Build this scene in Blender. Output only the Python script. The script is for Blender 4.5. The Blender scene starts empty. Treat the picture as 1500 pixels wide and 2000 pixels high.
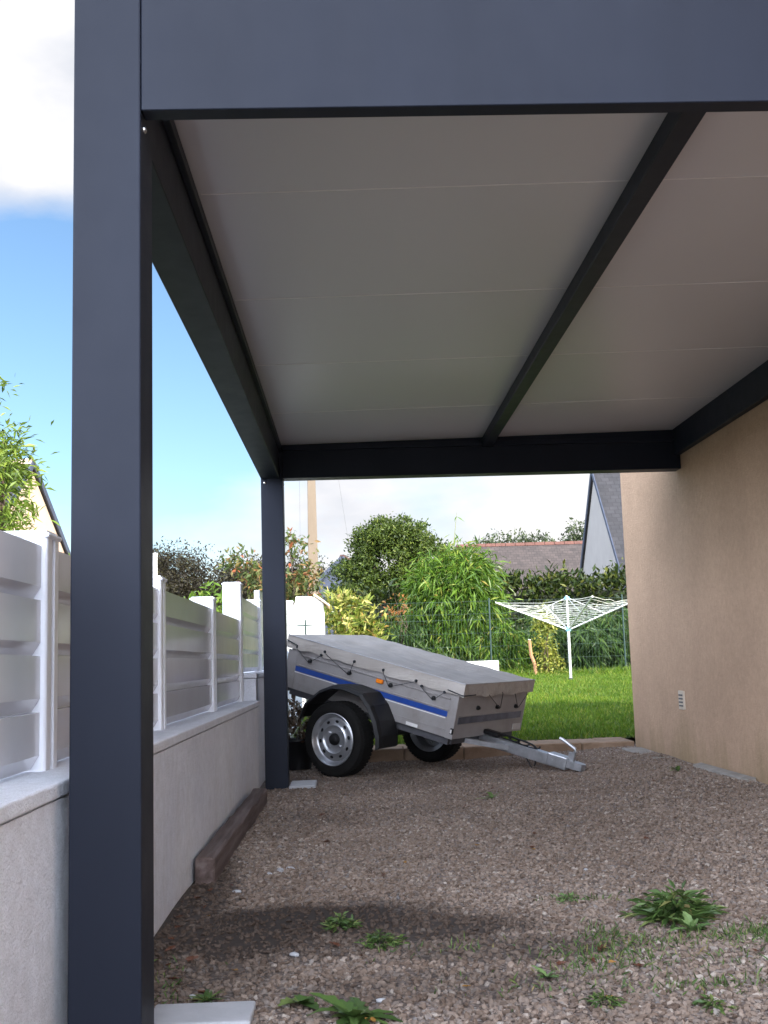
import bpy, bmesh, math, random
import numpy as np
from mathutils import Vector, Matrix
R = math.radians
rng = np.random.default_rng(7)
random.seed(7)
sc = bpy.context.scene
col = sc.collection

# ------------------------------------------------------------------ camera, sky, sun, exposure
F_PX, PITCH, YAW, ROLL, CAM_H = 2204.49, .1318, .0309, .0297, .8584
cam = bpy.data.cameras.new('camera')
cam.sensor_fit = 'VERTICAL'; cam.sensor_height = 36.0; cam.sensor_width = 27.0
cam.lens = F_PX / 2000 * 36.0
cam.clip_start = .05; cam.clip_end = 3000
camo = bpy.data.objects.new('camera', cam); col.objects.link(camo)
camo.matrix_world = (Matrix.Translation((0, 0, CAM_H)) @ Matrix.Rotation(-YAW, 4, 'Z')
                     @ Matrix.Rotation(math.pi / 2 + PITCH, 4, 'X') @ Matrix.Rotation(-ROLL, 4, 'Z'))
sc.camera = camo

SUN_EL, SUN_AZ = R(26.5), R(130)            # azimuth clockwise from +Y: behind and to the right
sun_dir = Vector((math.sin(SUN_AZ) * math.cos(SUN_EL), math.cos(SUN_AZ) * math.cos(SUN_EL), math.sin(SUN_EL)))
sun = bpy.data.lights.new('sun', 'SUN'); sun.energy = 2.05; sun.angle = R(.5); sun.color = (1, .93, .82)
suno = bpy.data.objects.new('sun', sun); col.objects.link(suno)
suno.location = (20, -20, 30); suno.rotation_euler = (-sun_dir).to_track_quat('-Z', 'Y').to_euler()

sc.view_settings.view_transform = 'Standard'; sc.view_settings.look = 'None'
sc.view_settings.exposure = 2.2; sc.view_settings.gamma = 1
sc.view_settings.use_curve_mapping = False

world = bpy.data.worlds.new('World'); sc.world = world; world.use_nodes = True
wt = world.node_tree; wt.nodes.clear()
def wn(t, **k):
    n = wt.nodes.new(t)
    for a, b in k.items(): setattr(n, a, b)
    return n
wout = wn('ShaderNodeOutputWorld'); wbg = wn('ShaderNodeBackground')
wbg.inputs['Strength'].default_value = .06
sky = wn('ShaderNodeTexSky', sky_type='NISHITA', sun_disc=False)
sky.sun_elevation = SUN_EL; sky.sun_rotation = SUN_AZ; sky.air_density = 1.0; sky.dust_density = .6; sky.ozone_density = 1.6
tc = wn('ShaderNodeTexCoord')
# clouds: soft noise banks, denser in a few directions; those behind are added fill
nz = wn('ShaderNodeTexNoise'); nz.inputs['Scale'].default_value = 3.2; nz.inputs['Detail'].default_value = 9; nz.inputs['Roughness'].default_value = .56
mp = wn('ShaderNodeMapping'); mp.inputs['Scale'].default_value = (1, 1, 2.2); mp.inputs['Location'].default_value = (.35, .1, .2)
wt.links.new(tc.outputs['Generated'], mp.inputs['Vector']); wt.links.new(mp.outputs['Vector'], nz.inputs['Vector'])
def math_node(op, a, b=None, clamp=False):
    n = wn('ShaderNodeMath', operation=op); n.use_clamp = clamp
    for i, v in enumerate((a, b)):
        if v is None: continue
        if isinstance(v, (int, float)): n.inputs[i].default_value = v
        else: wt.links.new(v, n.inputs[i])
    return n.outputs[0]
acc = nz.outputs['Fac']
for d, rad, amp in [((-.25, -.95, .12), .95, .5), ((-.9, -.4, .2), .6, .35), ((-.27, .82, .60), .34, .36), ((.10, .985, .125), .17, .15), ((.25, .965, .10), .16, .14),
                    ((-.02, .99, .10), .10, .12), ((-.13, .97, .19), .28, .12), ((-.19, .955, .24), .19, -.35), ((-.25, .93, .27), .15, -.25), ((-.34, .80, .25), .2, -.2)]:
    v = Vector(d).normalized()
    sub = wn('ShaderNodeVectorMath', operation='DISTANCE'); sub.inputs[1].default_value = v
    wt.links.new(tc.outputs['Generated'], sub.inputs[0])
    mr = wn('ShaderNodeMapRange', interpolation_type='SMOOTHSTEP')
    mr.inputs['From Min'].default_value = rad; mr.inputs['From Max'].default_value = rad * .25
    mr.inputs['To Min'].default_value = 0; mr.inputs['To Max'].default_value = amp
    wt.links.new(sub.outputs['Value'], mr.inputs['Value'])
    acc = math_node('ADD', acc, mr.outputs['Result'])
cr = wn('ShaderNodeValToRGB'); cr.color_ramp.elements[0].position = .44; cr.color_ramp.elements[1].position = .74
wt.links.new(acc, cr.inputs['Fac'])
cn = wn('ShaderNodeTexNoise'); cn.inputs['Scale'].default_value = 6; cn.inputs['Detail'].default_value = 6
wt.links.new(mp.outputs['Vector'], cn.inputs['Vector'])
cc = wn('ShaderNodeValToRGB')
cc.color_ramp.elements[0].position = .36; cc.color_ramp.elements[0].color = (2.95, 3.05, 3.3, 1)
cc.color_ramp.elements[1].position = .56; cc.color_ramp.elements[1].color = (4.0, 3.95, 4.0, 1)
wt.links.new(cn.outputs['Fac'], cc.inputs['Fac'])
sxy = wn('ShaderNodeSeparateXYZ'); wt.links.new(tc.outputs['Generated'], sxy.inputs[0])
bk = wn('ShaderNodeMapRange', interpolation_type='SMOOTHSTEP')      # unseen clouds behind the camera, boosted as added fill for the shade
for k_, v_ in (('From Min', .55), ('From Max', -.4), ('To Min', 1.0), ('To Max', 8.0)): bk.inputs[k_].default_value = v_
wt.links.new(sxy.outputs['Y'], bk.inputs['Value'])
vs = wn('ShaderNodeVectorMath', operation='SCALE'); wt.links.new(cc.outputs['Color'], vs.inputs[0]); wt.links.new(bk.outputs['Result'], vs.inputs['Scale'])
mx = wn('ShaderNodeMix', data_type='RGBA')
wt.links.new(cr.outputs['Color'], mx.inputs['Factor'])
tn = wn('ShaderNodeMix', data_type='RGBA', blend_type='MULTIPLY'); tn.inputs['Factor'].default_value = 1; tn.inputs['B'].default_value = (.66, .76, .82, 1)
wt.links.new(sky.outputs['Color'], tn.inputs['A']); wt.links.new(tn.outputs['Result'], mx.inputs['A']); 
cl = wn('ShaderNodeMix', data_type='RGBA', blend_type='MULTIPLY'); cl.inputs['B'].default_value = (.90, .97, 1.10, 1)
bf = wn('ShaderNodeMapRange'); bf.inputs['From Min'].default_value = .5; bf.inputs['From Max'].default_value = -.1
wt.links.new(sxy.outputs['Y'], bf.inputs['Value']); wt.links.new(bf.outputs['Result'], cl.inputs['Factor'])
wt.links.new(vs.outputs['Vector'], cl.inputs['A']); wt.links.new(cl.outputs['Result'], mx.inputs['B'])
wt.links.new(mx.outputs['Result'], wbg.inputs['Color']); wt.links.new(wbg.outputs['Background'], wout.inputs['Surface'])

# ------------------------------------------------------------------ helpers: objects
def tag(o, label=None, cat=None, group=None, kind=None):
    if label: o['label'] = label
    if cat: o['category'] = cat
    if group: o['group'] = group
    if kind: o['kind'] = kind
    return o
def thing(name, label, cat, loc=(0, 0, 0), rz=0, group=None):
    o = bpy.data.objects.new(name, None); o.empty_display_size = .2; col.objects.link(o)
    o.location = loc; o.rotation_euler = (0, 0, rz)
    return tag(o, label, cat, group)
def link(name, me, m=None, parent=None, label=None):
    o = bpy.data.objects.new(name, me); col.objects.link(o)
    if m: me.materials.append(m)
    if parent: o.parent = parent
    if label: o['label'] = label
    return o
def copy_tree(o, parent=None):
    c = o.copy(); col.objects.link(c)
    if parent: c.parent = parent
    for ch in [x for x in o.children if x != c]: copy_tree(ch, c)
    return c
def np_mesh(name, V, Fc, smooth=False):
    me = bpy.data.meshes.new(name)
    V = np.asarray(V, dtype=np.float32); Fc = np.asarray(Fc, dtype=np.int32)
    k = Fc.shape[1]
    me.vertices.add(len(V)); me.vertices.foreach_set('co', V.ravel())
    me.loops.add(Fc.size); me.loops.foreach_set('vertex_index', Fc.ravel())
    me.polygons.add(len(Fc)); me.polygons.foreach_set('loop_start', np.arange(0, Fc.size, k, dtype=np.int32))
    me.polygons.foreach_set('use_smooth', np.full(len(Fc), smooth))
    me.update(calc_edges=True)
    return me

class MB:
    """collects shapes for one mesh"""
    def __init__(s, xf=None): s.bm = bmesh.new(); s.xf = xf
    def _xf(s, vs, M):
        if M is not None: bmesh.ops.transform(s.bm, matrix=M, verts=vs)
    def box(s, x0, x1, y0, y1, z0, z1, bev=0, M=None, seg=1):
        co = [(x, y, z) for x in (x0, x1) for y in (y0, y1) for z in (z0, z1)]
        vs = [s.bm.verts.new(c) for c in co]
        fs = [(0, 1, 3, 2), (4, 6, 7, 5), (0, 4, 5, 1), (2, 3, 7, 6), (0, 2, 6, 4), (1, 5, 7, 3)]
        faces = [s.bm.faces.new([vs[i] for i in f]) for f in fs]
        if bev:
            es = list({e for f in faces for e in f.edges})
            r = bmesh.ops.bevel(s.bm, geom=es, offset=bev, segments=seg, affect='EDGES', profile=.5)
            vs = list({v for f in r['faces'] for v in f.verts} | {v for v in vs if v.is_valid})
        s._xf(vs, M); return s
    def prism(s, pts, axis, a, b, M=None):
        """polygon pts in the two other axes, extruded from a to b along axis"""
        def mk(p, t):
            if axis == 'x': return (t, p[0], p[1])
            if axis == 'y': return (p[0], t, p[1])
            return (p[0], p[1], t)
        A = [s.bm.verts.new(mk(p, a)) for p in pts]; B = [s.bm.verts.new(mk(p, b)) for p in pts]
        n = len(pts)
        s.bm.faces.new(A); s.bm.faces.new(B[::-1])
        for i in range(n): s.bm.faces.new((A[i], B[i], B[(i + 1) % n], A[(i + 1) % n]))
        s._xf(A + B, M); return s
    def tube(s, pts, rad, n=8, cap=True):
        pts = [Vector(p) for p in pts]
        rads = rad if isinstance(rad, (list, tuple)) else [rad] * len(pts)
        rings = []; up = Vector((0, 0, 1)); prev = None
        for i, p in enumerate(pts):
            t = (pts[min(i + 1, len(pts) - 1)] - pts[max(i - 1, 0)]).normalized()
            if prev is None:
                a = t.cross(up if abs(t.z) < .95 else Vector((1, 0, 0))).normalized()
            else: a = (prev - t * prev.dot(t)).normalized()
            prev = a; b = t.cross(a)
            rings.append([s.bm.verts.new(p + (a * math.cos(2 * math.pi * k / n) + b * math.sin(2 * math.pi * k / n)) * rads[i]) for k in range(n)])
        for i in range(len(rings) - 1):
            for k in range(n): s.bm.faces.new((rings[i][k], rings[i][(k + 1) % n], rings[i + 1][(k + 1) % n], rings[i + 1][k]))
        if cap: s.bm.faces.new(rings[0][::-1]); s.bm.faces.new(rings[-1])
        return s
    def lathe(s, prof, n=32, M=None, closed=False):
        """prof: (radius, axial); axis is local Y"""
        rings = []
        for (r, a) in prof:
            rings.append([s.bm.verts.new((r * math.cos(2 * math.pi * k / n), a, r * math.sin(2 * math.pi * k / n))) for k in range(n)])
        m = len(rings)
        for i in range(m if closed else m - 1):
            for k in range(n): s.bm.faces.new((rings[i][k], rings[i][(k + 1) % n], rings[(i + 1) % m][(k + 1) % n], rings[(i + 1) % m][k]))
        s._xf([v for r in rings for v in r], M); return s
    def quad(s, *c):
        s.bm.faces.new([s.bm.verts.new(p) for p in c]); return s
    def build(s, name, m, parent=None, smooth=False, label=None):
        if s.xf is not None:
            for v in s.bm.verts: v.co = s.xf(v.co)
        bmesh.ops.recalc_face_normals(s.bm, faces=s.bm.faces)
        me = bpy.data.meshes.new(name); s.bm.to_mesh(me); s.bm.free()
        if smooth:
            for p in me.polygons: p.use_smooth = True
            me.set_sharp_from_angle(angle=R(38))
        return link(name, me, m, parent, label)

# ------------------------------------------------------------------ helpers: materials
def new_mat(name):
    m = bpy.data.materials.new(name); m.use_nodes = True
    nt = m.node_tree; b = nt.nodes['Principled BSDF']
    return m, nt, b
def nd(nt, t, **k):
    n = nt.nodes.new(t)
    for a, v in k.items(): setattr(n, a, v)
    return n
def ramp(nt, fac, stops):
    r = nd(nt, 'ShaderNodeValToRGB'); e = r.color_ramp.elements
    while len(e) < len(stops): e.new(.5)
    for i, (p, c) in enumerate(stops): e[i].position = p; e[i].color = (*c, 1)
    nt.links.new(fac, r.inputs['Fac']); return r.outputs['Color']
def noise(nt, scale, detail=4, rough=.55, vec=None, scl=None):
    n = nd(nt, 'ShaderNodeTexNoise'); n.inputs['Scale'].default_value = scale; n.inputs['Detail'].default_value = detail; n.inputs['Roughness'].default_value = rough
    if vec is None:
        t = nd(nt, 'ShaderNodeTexCoord'); vec = t.outputs['Object']
    if scl:
        mp = nd(nt, 'ShaderNodeMapping'); mp.inputs['Scale'].default_value = scl; nt.links.new(vec, mp.inputs['Vector']); vec = mp.outputs['Vector']
    nt.links.new(vec, n.inputs['Vector']); return n.outputs['Fac']
def mixc(nt, f, a, b, mode='MIX'):
    m = nd(nt, 'ShaderNodeMix', data_type='RGBA', blend_type=mode)
    for s, v in (('Factor', f), ('A', a), ('B', b)):
        if isinstance(v, (int, float)): m.inputs[s].default_value = v
        elif isinstance(v, tuple): m.inputs[s].default_value = (*v, 1)
        else: nt.links.new(v, m.inputs[s])
    return m.outputs['Result']
def bump(nt, b, h, strength=.3, dist=.01):
    n = nd(nt, 'ShaderNodeBump'); n.inputs['Strength'].default_value = strength; n.inputs['Distance'].default_value = dist
    nt.links.new(h, n.inputs['Height']); nt.links.new(n.outputs['Normal'], b.inputs['Normal'])
def simple(name, c, rough=.5, metal=0, var=.12, scale=6, bmp=0, bscale=60, bdist=.004, spec=.5, scl=None, dirt=None):
    m, nt, b = new_mat(name)
    c1 = tuple(x * (1 - var) for x in c); c2 = tuple(min(1, x * (1 + var)) for x in c)
    cc = ramp(nt, noise(nt, scale, 5, .6, scl=scl), [(.3, c1), (.7, c2)])
    if dirt:
        f = ramp(nt, noise(nt, dirt[1], 6, .65), [(.5, (0, 0, 0)), (.75, (dirt[2],) * 3)])
        cc = mixc(nt, f, cc, dirt[0])
    nt.links.new(cc, b.inputs['Base Color'])
    b.inputs['Roughness'].default_value = rough; b.inputs['Metallic'].default_value = metal
    b.inputs['Specular IOR Level'].default_value = spec
    rr = nd(nt, 'ShaderNodeMapRange'); rr.inputs['To Min'].default_value = max(0, rough - .06); rr.inputs['To Max'].default_value = min(1, rough + .08)
    nt.links.new(noise(nt, scale * 3, 4), rr.inputs['Value']); nt.links.new(rr.outputs['Result'], b.inputs['Roughness'])
    if bmp: bump(nt, b, noise(nt, bscale, 4, .6), bmp, bdist)
    return m
def leafmat(name, stops, trans=.3, rough=.45):
    m, nt, b = new_mat(name)
    g = nd(nt, 'ShaderNodeNewGeometry')
    c = ramp(nt, g.outputs['Random Per Island'], stops)
    nt.links.new(c, b.inputs['Base Color']); b.inputs['Roughness'].default_value = rough; b.inputs['Specular IOR Level'].default_value = .35
    t = nd(nt, 'ShaderNodeBsdfTranslucent'); nt.links.new(c, t.inputs['Color'])
    mx = nd(nt, 'ShaderNodeMixShader'); mx.inputs['Fac'].default_value = trans
    out = nt.nodes['Material Output']
    nt.links.new(b.outputs['BSDF'], mx.inputs[1]); nt.links.new(t.outputs['BSDF'], mx.inputs[2]); nt.links.new(mx.outputs['Shader'], out.inputs['Surface'])
    return m

M = {}
M['anthracite'] = simple('anthracite powder coat', (.0150, .0185, .0290), .46, spec=.13, var=.10, scale=4, scl=(1, 1, .25), bmp=.12, bscale=900, bdist=.0006)
M['ceiling'] = simple('grey white lacquered panel', (.57, .57, .60), .36, var=.0, scale=.8)
for l_ in list(M['ceiling'].node_tree.links):
    if l_.to_socket.name == 'Roughness': M['ceiling'].node_tree.links.remove(l_)
M['ceiling'].node_tree.nodes['Principled BSDF'].inputs['Roughness'].default_value = .36
M['joint'] = simple('painted joint glint', (.75, .74, .74), .3, var=.05)  # pale colour stands in for light caught along the panel joints
M['screw'] = simple('stainless screw', (.6, .6, .6), .25, 1, .05)
M['pvc'] = simple('white pvc', (.80, .82, .87), .32, var=.03, scale=2)
M['pvc_board'] = simple('white pvc board', (.62, .63, .68), .16, var=.04, scale=2, bmp=.02, bscale=2, bdist=.003, dirt=((.34, .31, .25), 3, .2))
M['galv'] = simple('galvanised steel', (.42, .43, .45), .38, .85, .18, 18)
M['galv_panel'] = simple('galvanised sheet', (.33, .312, .305), .42, .25, .10, 5, dirt=((.17, .14, .11), 3, .55))
M['galv_dark'] = simple('dull frame steel', (.10, .10, .11), .6, .5, .2, 9)
M['blue'] = simple('blue stripe paint', (.014, .056, .27), .35, var=.1)
M['white_line'] = simple('white pinstripe', (.8, .8, .8), .4, var=.05)
M['black_plastic'] = simple('black plastic', (.009, .009, .010), .5, spec=.3, var=.2, scale=8, bmp=.1, bscale=200, bdist=.001)
M['rubber'] = simple('tyre rubber', (.009, .0085, .008), .85, spec=.25, var=.25, scale=20, bmp=.3, bscale=120, bdist=.002)
M['rim'] = simple('silver painted rim', (.45, .46, .48), .3, .75, .08, 10)
M['cord'] = simple('bungee cord', (.012, .016, .022), .6, var=.1)
M['amber'] = simple('amber lens', (.85, .22, .01), .2, var=.15, scale=80)
M['red_lens'] = simple('red lens', (.45, .01, .01), .2, var=.15)
M['white_lens'] = simple('clear lens', (.7, .68, .66), .2, var=.1)
M['tile_pale'] = simple('pale concrete slab', (.42, .43, .45), .85, var=.1, scale=12, bmp=.3, bscale=90)
M['concrete'] = simple('grey concrete', (.30, .28, .255), .9, var=.16, scale=7, bmp=.4, bscale=70, dirt=((.12, .11, .08), 6, .6))
M['pole'] = simple('aged concrete pole', (.17, .13, .09), .9, var=.12, scale=3, bmp=.3, bscale=40, scl=(1, 1, .2))
M['white_paint'] = simple('white limewash', (.82, .81, .78), .85, var=.04, scale=4, bmp=.3, bscale=40)
M['terracotta'] = simple('terracotta', (.42, .20, .10), .8, var=.2, scale=20)
M['verge'] = simple('wood fascia', (.60, .42, .25), .7, var=.15, scale=20)
M['alu'] = simple('brushed aluminium tube', (.78, .79, .8), .3, .7, .06)
M['line'] = simple('white clothes line', (.62, .62, .55), .6, var=.1)
M['dryer_blue'] = simple('pale blue plastic hub', (.22, .45, .62), .4, var=.1)
M['mesh_green'] = simple('green coated wire', (.012, .038, .030), .45, var=.15)
M['bark'] = simple('bark', (.12, .085, .06), .95, var=.35, scale=14, bmp=.6, bscale=40, bdist=.02, scl=(1, 1, .25))
M['bark_orange'] = simple('orange brown bark', (.42, .22, .11), .9, var=.3, scale=18, bmp=.5, bscale=40)
M['cane'] = simple('bamboo cane', (.18, .19, .06), .5, var=.3)
M['cream'] = simple('cream render', (.50, .37, .28), .9, var=.07, scale=1.5, bmp=.2, bscale=30)
M['grey_render'] = simple('pale grey render', (.33, .312, .305), .9, var=.06, scale=1.5, bmp=.2, bscale=30)
M['dark_edge'] = simple('dark slate edge', (.05, .06, .09), .7, var=.2)
M['ridge_red'] = simple('red ridge tile', (.11, .045, .032), .8, var=.25, scale=6)
M['ridge_tan'] = simple('tan ridge tile', (.45, .33, .26), .8, var=.2, scale=6)
M['earth'] = simple('neighbour grass', (.07, .085, .03), .95, var=.4, scale=3, bmp=.5, bscale=20, bdist=.03)
M['pale_street'] = simple('pale street surface', (.26, .26, .27), .9, var=.2, scale=30, bmp=.3, bscale=150)  # street out of view, made pale to bounce light onto the shaded fronts
M['hedge_core'] = simple('twig core', (.02, .025, .012), .95, var=.4, scale=9)
M['ochre'] = simple('dry leaf', (.30, .14, .05), .7, var=.4, scale=30)

def wall_render(name, c, stain, grain=260, amt=.75):
    m, nt, b = new_mat(name)
    t = nd(nt, 'ShaderNodeTexCoord'); v = t.outputs['Object']
    base = ramp(nt, noise(nt, 1.1, 6, .6, v), [(.3, tuple(x * .86 for x in c)), (.7, tuple(min(1, x * 1.08) for x in c))])
    # grime that climbs from the foot of the wall, its edge broken up by vertical streaks
    sx = nd(nt, 'ShaderNodeSeparateXYZ'); nt.links.new(v, sx.inputs[0])
    st = noise(nt, 2.2, 6, .7, v, (1, 1, .18))
    a = nd(nt, 'ShaderNodeMath', operation='MULTIPLY_ADD'); nt.links.new(st, a.inputs[0]); a.inputs[1].default_value = 1.5; a.inputs[2].default_value = -.42
    s2 = nd(nt, 'ShaderNodeMath', operation='SUBTRACT'); nt.links.new(a.outputs[0], s2.inputs[0]); nt.links.new(sx.outputs['Z'], s2.inputs[1])
    f = ramp(nt, s2.outputs[0], [(.0, (0, 0, 0)), (.45, (amt,) * 3)])
    cc = mixc(nt, f, base, stain)
    mid = ramp(nt, noise(nt, 22, 5, .7, v), [(.3, (.91, .90, .88)), (.7, (1.07, 1.06, 1.05))])
    cc = mixc(nt, 1, cc, mid, 'MULTIPLY')
    # darker specks in the grain
    sp = ramp(nt, noise(nt, grain, 3, .7, v), [(.32, (.80,) * 3), (.5, (1,) * 3)])
    cc = mixc(nt, 1, cc, sp, 'MULTIPLY')
    nt.links.new(cc, b.inputs['Base Color']); b.inputs['Roughness'].default_value = .92; b.inputs['Specular IOR Level'].default_value = .2
    ad = nd(nt, 'ShaderNodeMath', operation='ADD'); nt.links.new(noise(nt, grain * .6, 4, .65, v), ad.inputs[0]); nt.links.new(noise(nt, grain * .12, 3, .6, v), ad.inputs[1])
    bump(nt, b, ad.outputs[0], .7, .011)
    return m
M['house_wall'] = wall_render('beige roughcast', (.52, .36, .25), (.29, .22, .12), 190)
M['low_wall'] = wall_render('white roughcast', (.83, .865, .96), (.55, .50, .43), 220, .25)

def slate(name, c, course=.22, joint=.6):
    m, nt, b = new_mat(name)
    t = nd(nt, 'ShaderNodeTexCoord')
    br = nd(nt, 'ShaderNodeTexBrick'); br.inputs['Scale'].default_value = 1; br.inputs['Brick Width'].default_value = course; br.inputs['Row Height'].default_value = course * .75
    br.inputs['Mortar Size'].default_value = .012
    for k, f in (('Color1', .8), ('Color2', 1.2), ('Mortar', joint)): br.inputs[k].default_value = (*[x * f for x in c], 1)
    nt.links.new(t.outputs['UV'], br.inputs['Vector'])
    f = ramp(nt, noise(nt, 2.5, 7, .7), [(.35, (.7,) * 3), (.75, (1.25, 1.2, 1.15))])
    cc = mixc(nt, 1, br.outputs['Color'], f, 'MULTIPLY')
    sp = ramp(nt, noise(nt, 9, 2, .5), [(.74, (0, 0, 0)), (.78, (.6,) * 3)])
    cc = mixc(nt, sp, cc, tuple(min(1, x * 2.2) for x in c))
    nt.links.new(cc, b.inputs['Base Color']); b.inputs['Roughness'].default_value = .75
    bump(nt, b, br.outputs['Fac'], -.4, .01)
    return m
M['slate_grey'] = slate('grey slates', (.033, .032, .036))
M['slate_brown'] = slate('brown roof tiles', (.062, .049, .045), .22)
M['slate_dark'] = slate('dark roof tiles', (.09, .06, .05), .3)

def gravel_mat():
    m, nt, b = new_mat('gravel bed')
    t = nd(nt, 'ShaderNodeTexCoord'); v = t.outputs['Object']
    vo = nd(nt, 'ShaderNodeTexVoronoi'); vo.inputs['Scale'].default_value = 95; vo.inputs['Randomness'].default_value = 1; nt.links.new(v, vo.inputs['Vector'])
    sx = nd(nt, 'ShaderNodeSeparateColor'); nt.links.new(vo.outputs['Color'], sx.inputs[0])
    c = ramp(nt, sx.outputs[0], [(.0, (.06, .045, .038)), (.3, (.13, .105, .09)), (.6, (.19, .155, .14)), (.85, (.25, .21, .19)), (1, (.40, .38, .36))])
    # damp earth showing through in a patch of its own shape near the front, and faint mossy bands
    f = ramp(nt, noise(nt, 1.3, 5, .6, v), [(.35, (.82, .78, .74)), (.65, (1.08, 1.04, 1.0))])
    c = mixc(nt, 1, c, f, 'MULTIPLY')
    em = earth_mask(nt, v)
    c = mixc(nt, em, c, (.028, .019, .014))
    nt.links.new(c, b.inputs['Base Color']); b.inputs['Roughness'].default_value = .85
    bump(nt, b, vo.outputs['Distance'], -.8, .01)
    return m
EARTH = [(-.16, 4.00, .50, .27, 1.0), (-.36, 3.78, .34, .32, .95), (.20, 3.80, .42, .24, .9), (-.05, 3.62, .35, .15, .6), (.02, 3.65, .50, .12, .55), (.42, 3.50, .45, .16, .65), (-.45, 3.45, .25, .3, .55), (.20, 3.15, .45, .18, .4), (-.62, 4.3, .16, 1.1, .85), (-.55, 3.05, .3, .4, .5), (-.2, 8.3, 1.1, .5, .3)]
GREEN = 0
def earth_mask(nt, v):
    acc = None
    w1 = noise(nt, 5, 6, .75, v); w2 = noise(nt, 38, 4, .7, v)
    wm_ = nd(nt, 'ShaderNodeMath', operation='MULTIPLY_ADD'); nt.links.new(w2, wm_.inputs[0]); wm_.inputs[1].default_value = 1.1; wm_.inputs[2].default_value = -.55
    wa_ = nd(nt, 'ShaderNodeMath', operation='ADD'); nt.links.new(w1, wa_.inputs[0]); nt.links.new(wm_.outputs[0], wa_.inputs[1]); wob = wa_.outputs[0]
    for (x, y, rx, ry, a) in EARTH:
        mp = nd(nt, 'ShaderNodeMapping'); mp.inputs['Location'].default_value = (-x / rx, -y / ry, 0); mp.inputs['Scale'].default_value = (1 / rx, 1 / ry, 0)
        nt.links.new(v, mp.inputs['Vector'])
        ln = nd(nt, 'ShaderNodeVectorMath', operation='LENGTH'); nt.links.new(mp.outputs['Vector'], ln.inputs[0])
        ad = nd(nt, 'ShaderNodeMath', operation='ADD'); nt.links.new(ln.outputs['Value'], ad.inputs[0]); nt.links.new(wob, ad.inputs[1])
        mr = nd(nt, 'ShaderNodeMapRange'); mr.inputs['From Min'].default_value = 1.66; mr.inputs['From Max'].default_value = 1.15; mr.inputs['To Max'].default_value = a
        nt.links.new(ad.outputs[0], mr.inputs['Value'])
        if acc is None: acc = mr.outputs['Result']
        else:
            mxn = nd(nt, 'ShaderNodeMath', operation='MAXIMUM'); nt.links.new(acc, mxn.inputs[0]); nt.links.new(mr.outputs['Result'], mxn.inputs[1]); acc = mxn.outputs[0]
    return acc
M['gravel'] = gravel_mat()
def stone_mat():
    m, nt, b = new_mat('gravel stones')
    g = nd(nt, 'ShaderNodeNewGeometry')
    c = ramp(nt, g.outputs['Random Per Island'], [(.0, (.105, .074, .055)), (.2, (.18, .135, .104)), (.45, (.23, .181, .146)), (.6, (.21, .184, .165)), (.78, (.265, .207, .166)), (.93, (.31, .258, .216)), (.985, (.42, .385, .345)), (1, (.165, .165, .175))])
    em = earth_mask(nt, g.outputs['Position'])
    k = nd(nt, 'ShaderNodeMath', operation='MULTIPLY'); nt.links.new(em, k.inputs[0]); k.inputs[1].default_value = .94
    c = mixc(nt, k.outputs[0], c, (.050, .033, .023))
    f = ramp(nt, noise(nt, 1.3, 5, .6, g.outputs['Position']), [(.35, (.85, .8, .76)), (.65, (1.06, 1.03, 1.0))])
    c = mixc(nt, 1, c, f, 'MULTIPLY')
    nt.links.new(c, b.inputs['Base Color']); b.inputs['Roughness'].default_value = .75
    return m
M['stone'] = stone_mat()

def wood_mat():
    m, nt, b = new_mat('weathered reddish timber')
    t = nd(nt, 'ShaderNodeTexCoord'); v = t.outputs['Object']
    n1 = noise(nt, 18, 7, .65, v, (1, .06, 1))
    c = ramp(nt, n1, [(.3, (.045, .028, .024)), (.5, (.12, .085, .075)), (.7, (.20, .16, .15))])
    nt.links.new(c, b.inputs['Base Color']); b.inputs['Roughness'].default_value = .85
    bump(nt, b, n1, .8, .006)
    return m
M['timber'] = wood_mat()
def kerb_mat():
    m, nt, b = new_mat('sandstone kerb slabs')
    t = nd(nt, 'ShaderNodeTexCoord')
    c = ramp(nt, noise(nt, 5, 6, .65), [(.3, (.20, .13, .08)), (.55, (.29, .20, .135)), (.75, (.36, .27, .20))])
    nt.links.new(c, b.inputs['Base Color']); b.inputs['Roughness'].default_value = .9
    bump(nt, b, noise(nt, 45, 5, .6), .4, .006)
    return m
M['kerb'] = kerb_mat()
def tarp_mat():
    m, nt, b = new_mat('grey tarpaulin')
    n1 = noise(nt, 3, 6, .6, None, (.5, 3, 3))
    c = ramp(nt, n1, [(.3, (.33, .30, .27)), (.7, (.43, .395, .36))])
    f = ramp(nt, noise(nt, 4, 6, .7), [(.52, (0, 0, 0)), (.8, (.6,) * 3)])
    c = mixc(nt, f, c, (.19, .17, .13))
    nt.links.new(c, b.inputs['Base Color']); b.inputs['Roughness'].default_value = .5
    n2 = noise(nt, 2.2, 3, .5, None, (.6, 1, 1))
    ad = nd(nt, 'ShaderNodeMath', operation='ADD'); nt.links.new(n1, ad.inputs[0]); nt.links.new(n2, ad.inputs[1])
    bump(nt, b, ad.outputs[0], .7, .03)
    return m
M['tarp'] = tarp_mat()
def lawn_mat():
    m, nt, b = new_mat('lawn soil and thatch')
    c = ramp(nt, noise(nt, 4, 6, .7), [(.3, (.045, .075, .012)), (.7, (.10, .15, .025))])
    nt.links.new(c, b.inputs['Base Color']); b.inputs['Roughness'].default_value = .95
    bump(nt, b, noise(nt, 60, 5, .7), 1, .03); return m
M['lawn'] = lawn_mat()
M['grass'] = leafmat('grass blades', [(0, (.06, .13, .006)), (.5, (.105, .20, .009)), (.85, (.16, .25, .015)), (1, (.28, .28, .06))], .3, .55)
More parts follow.
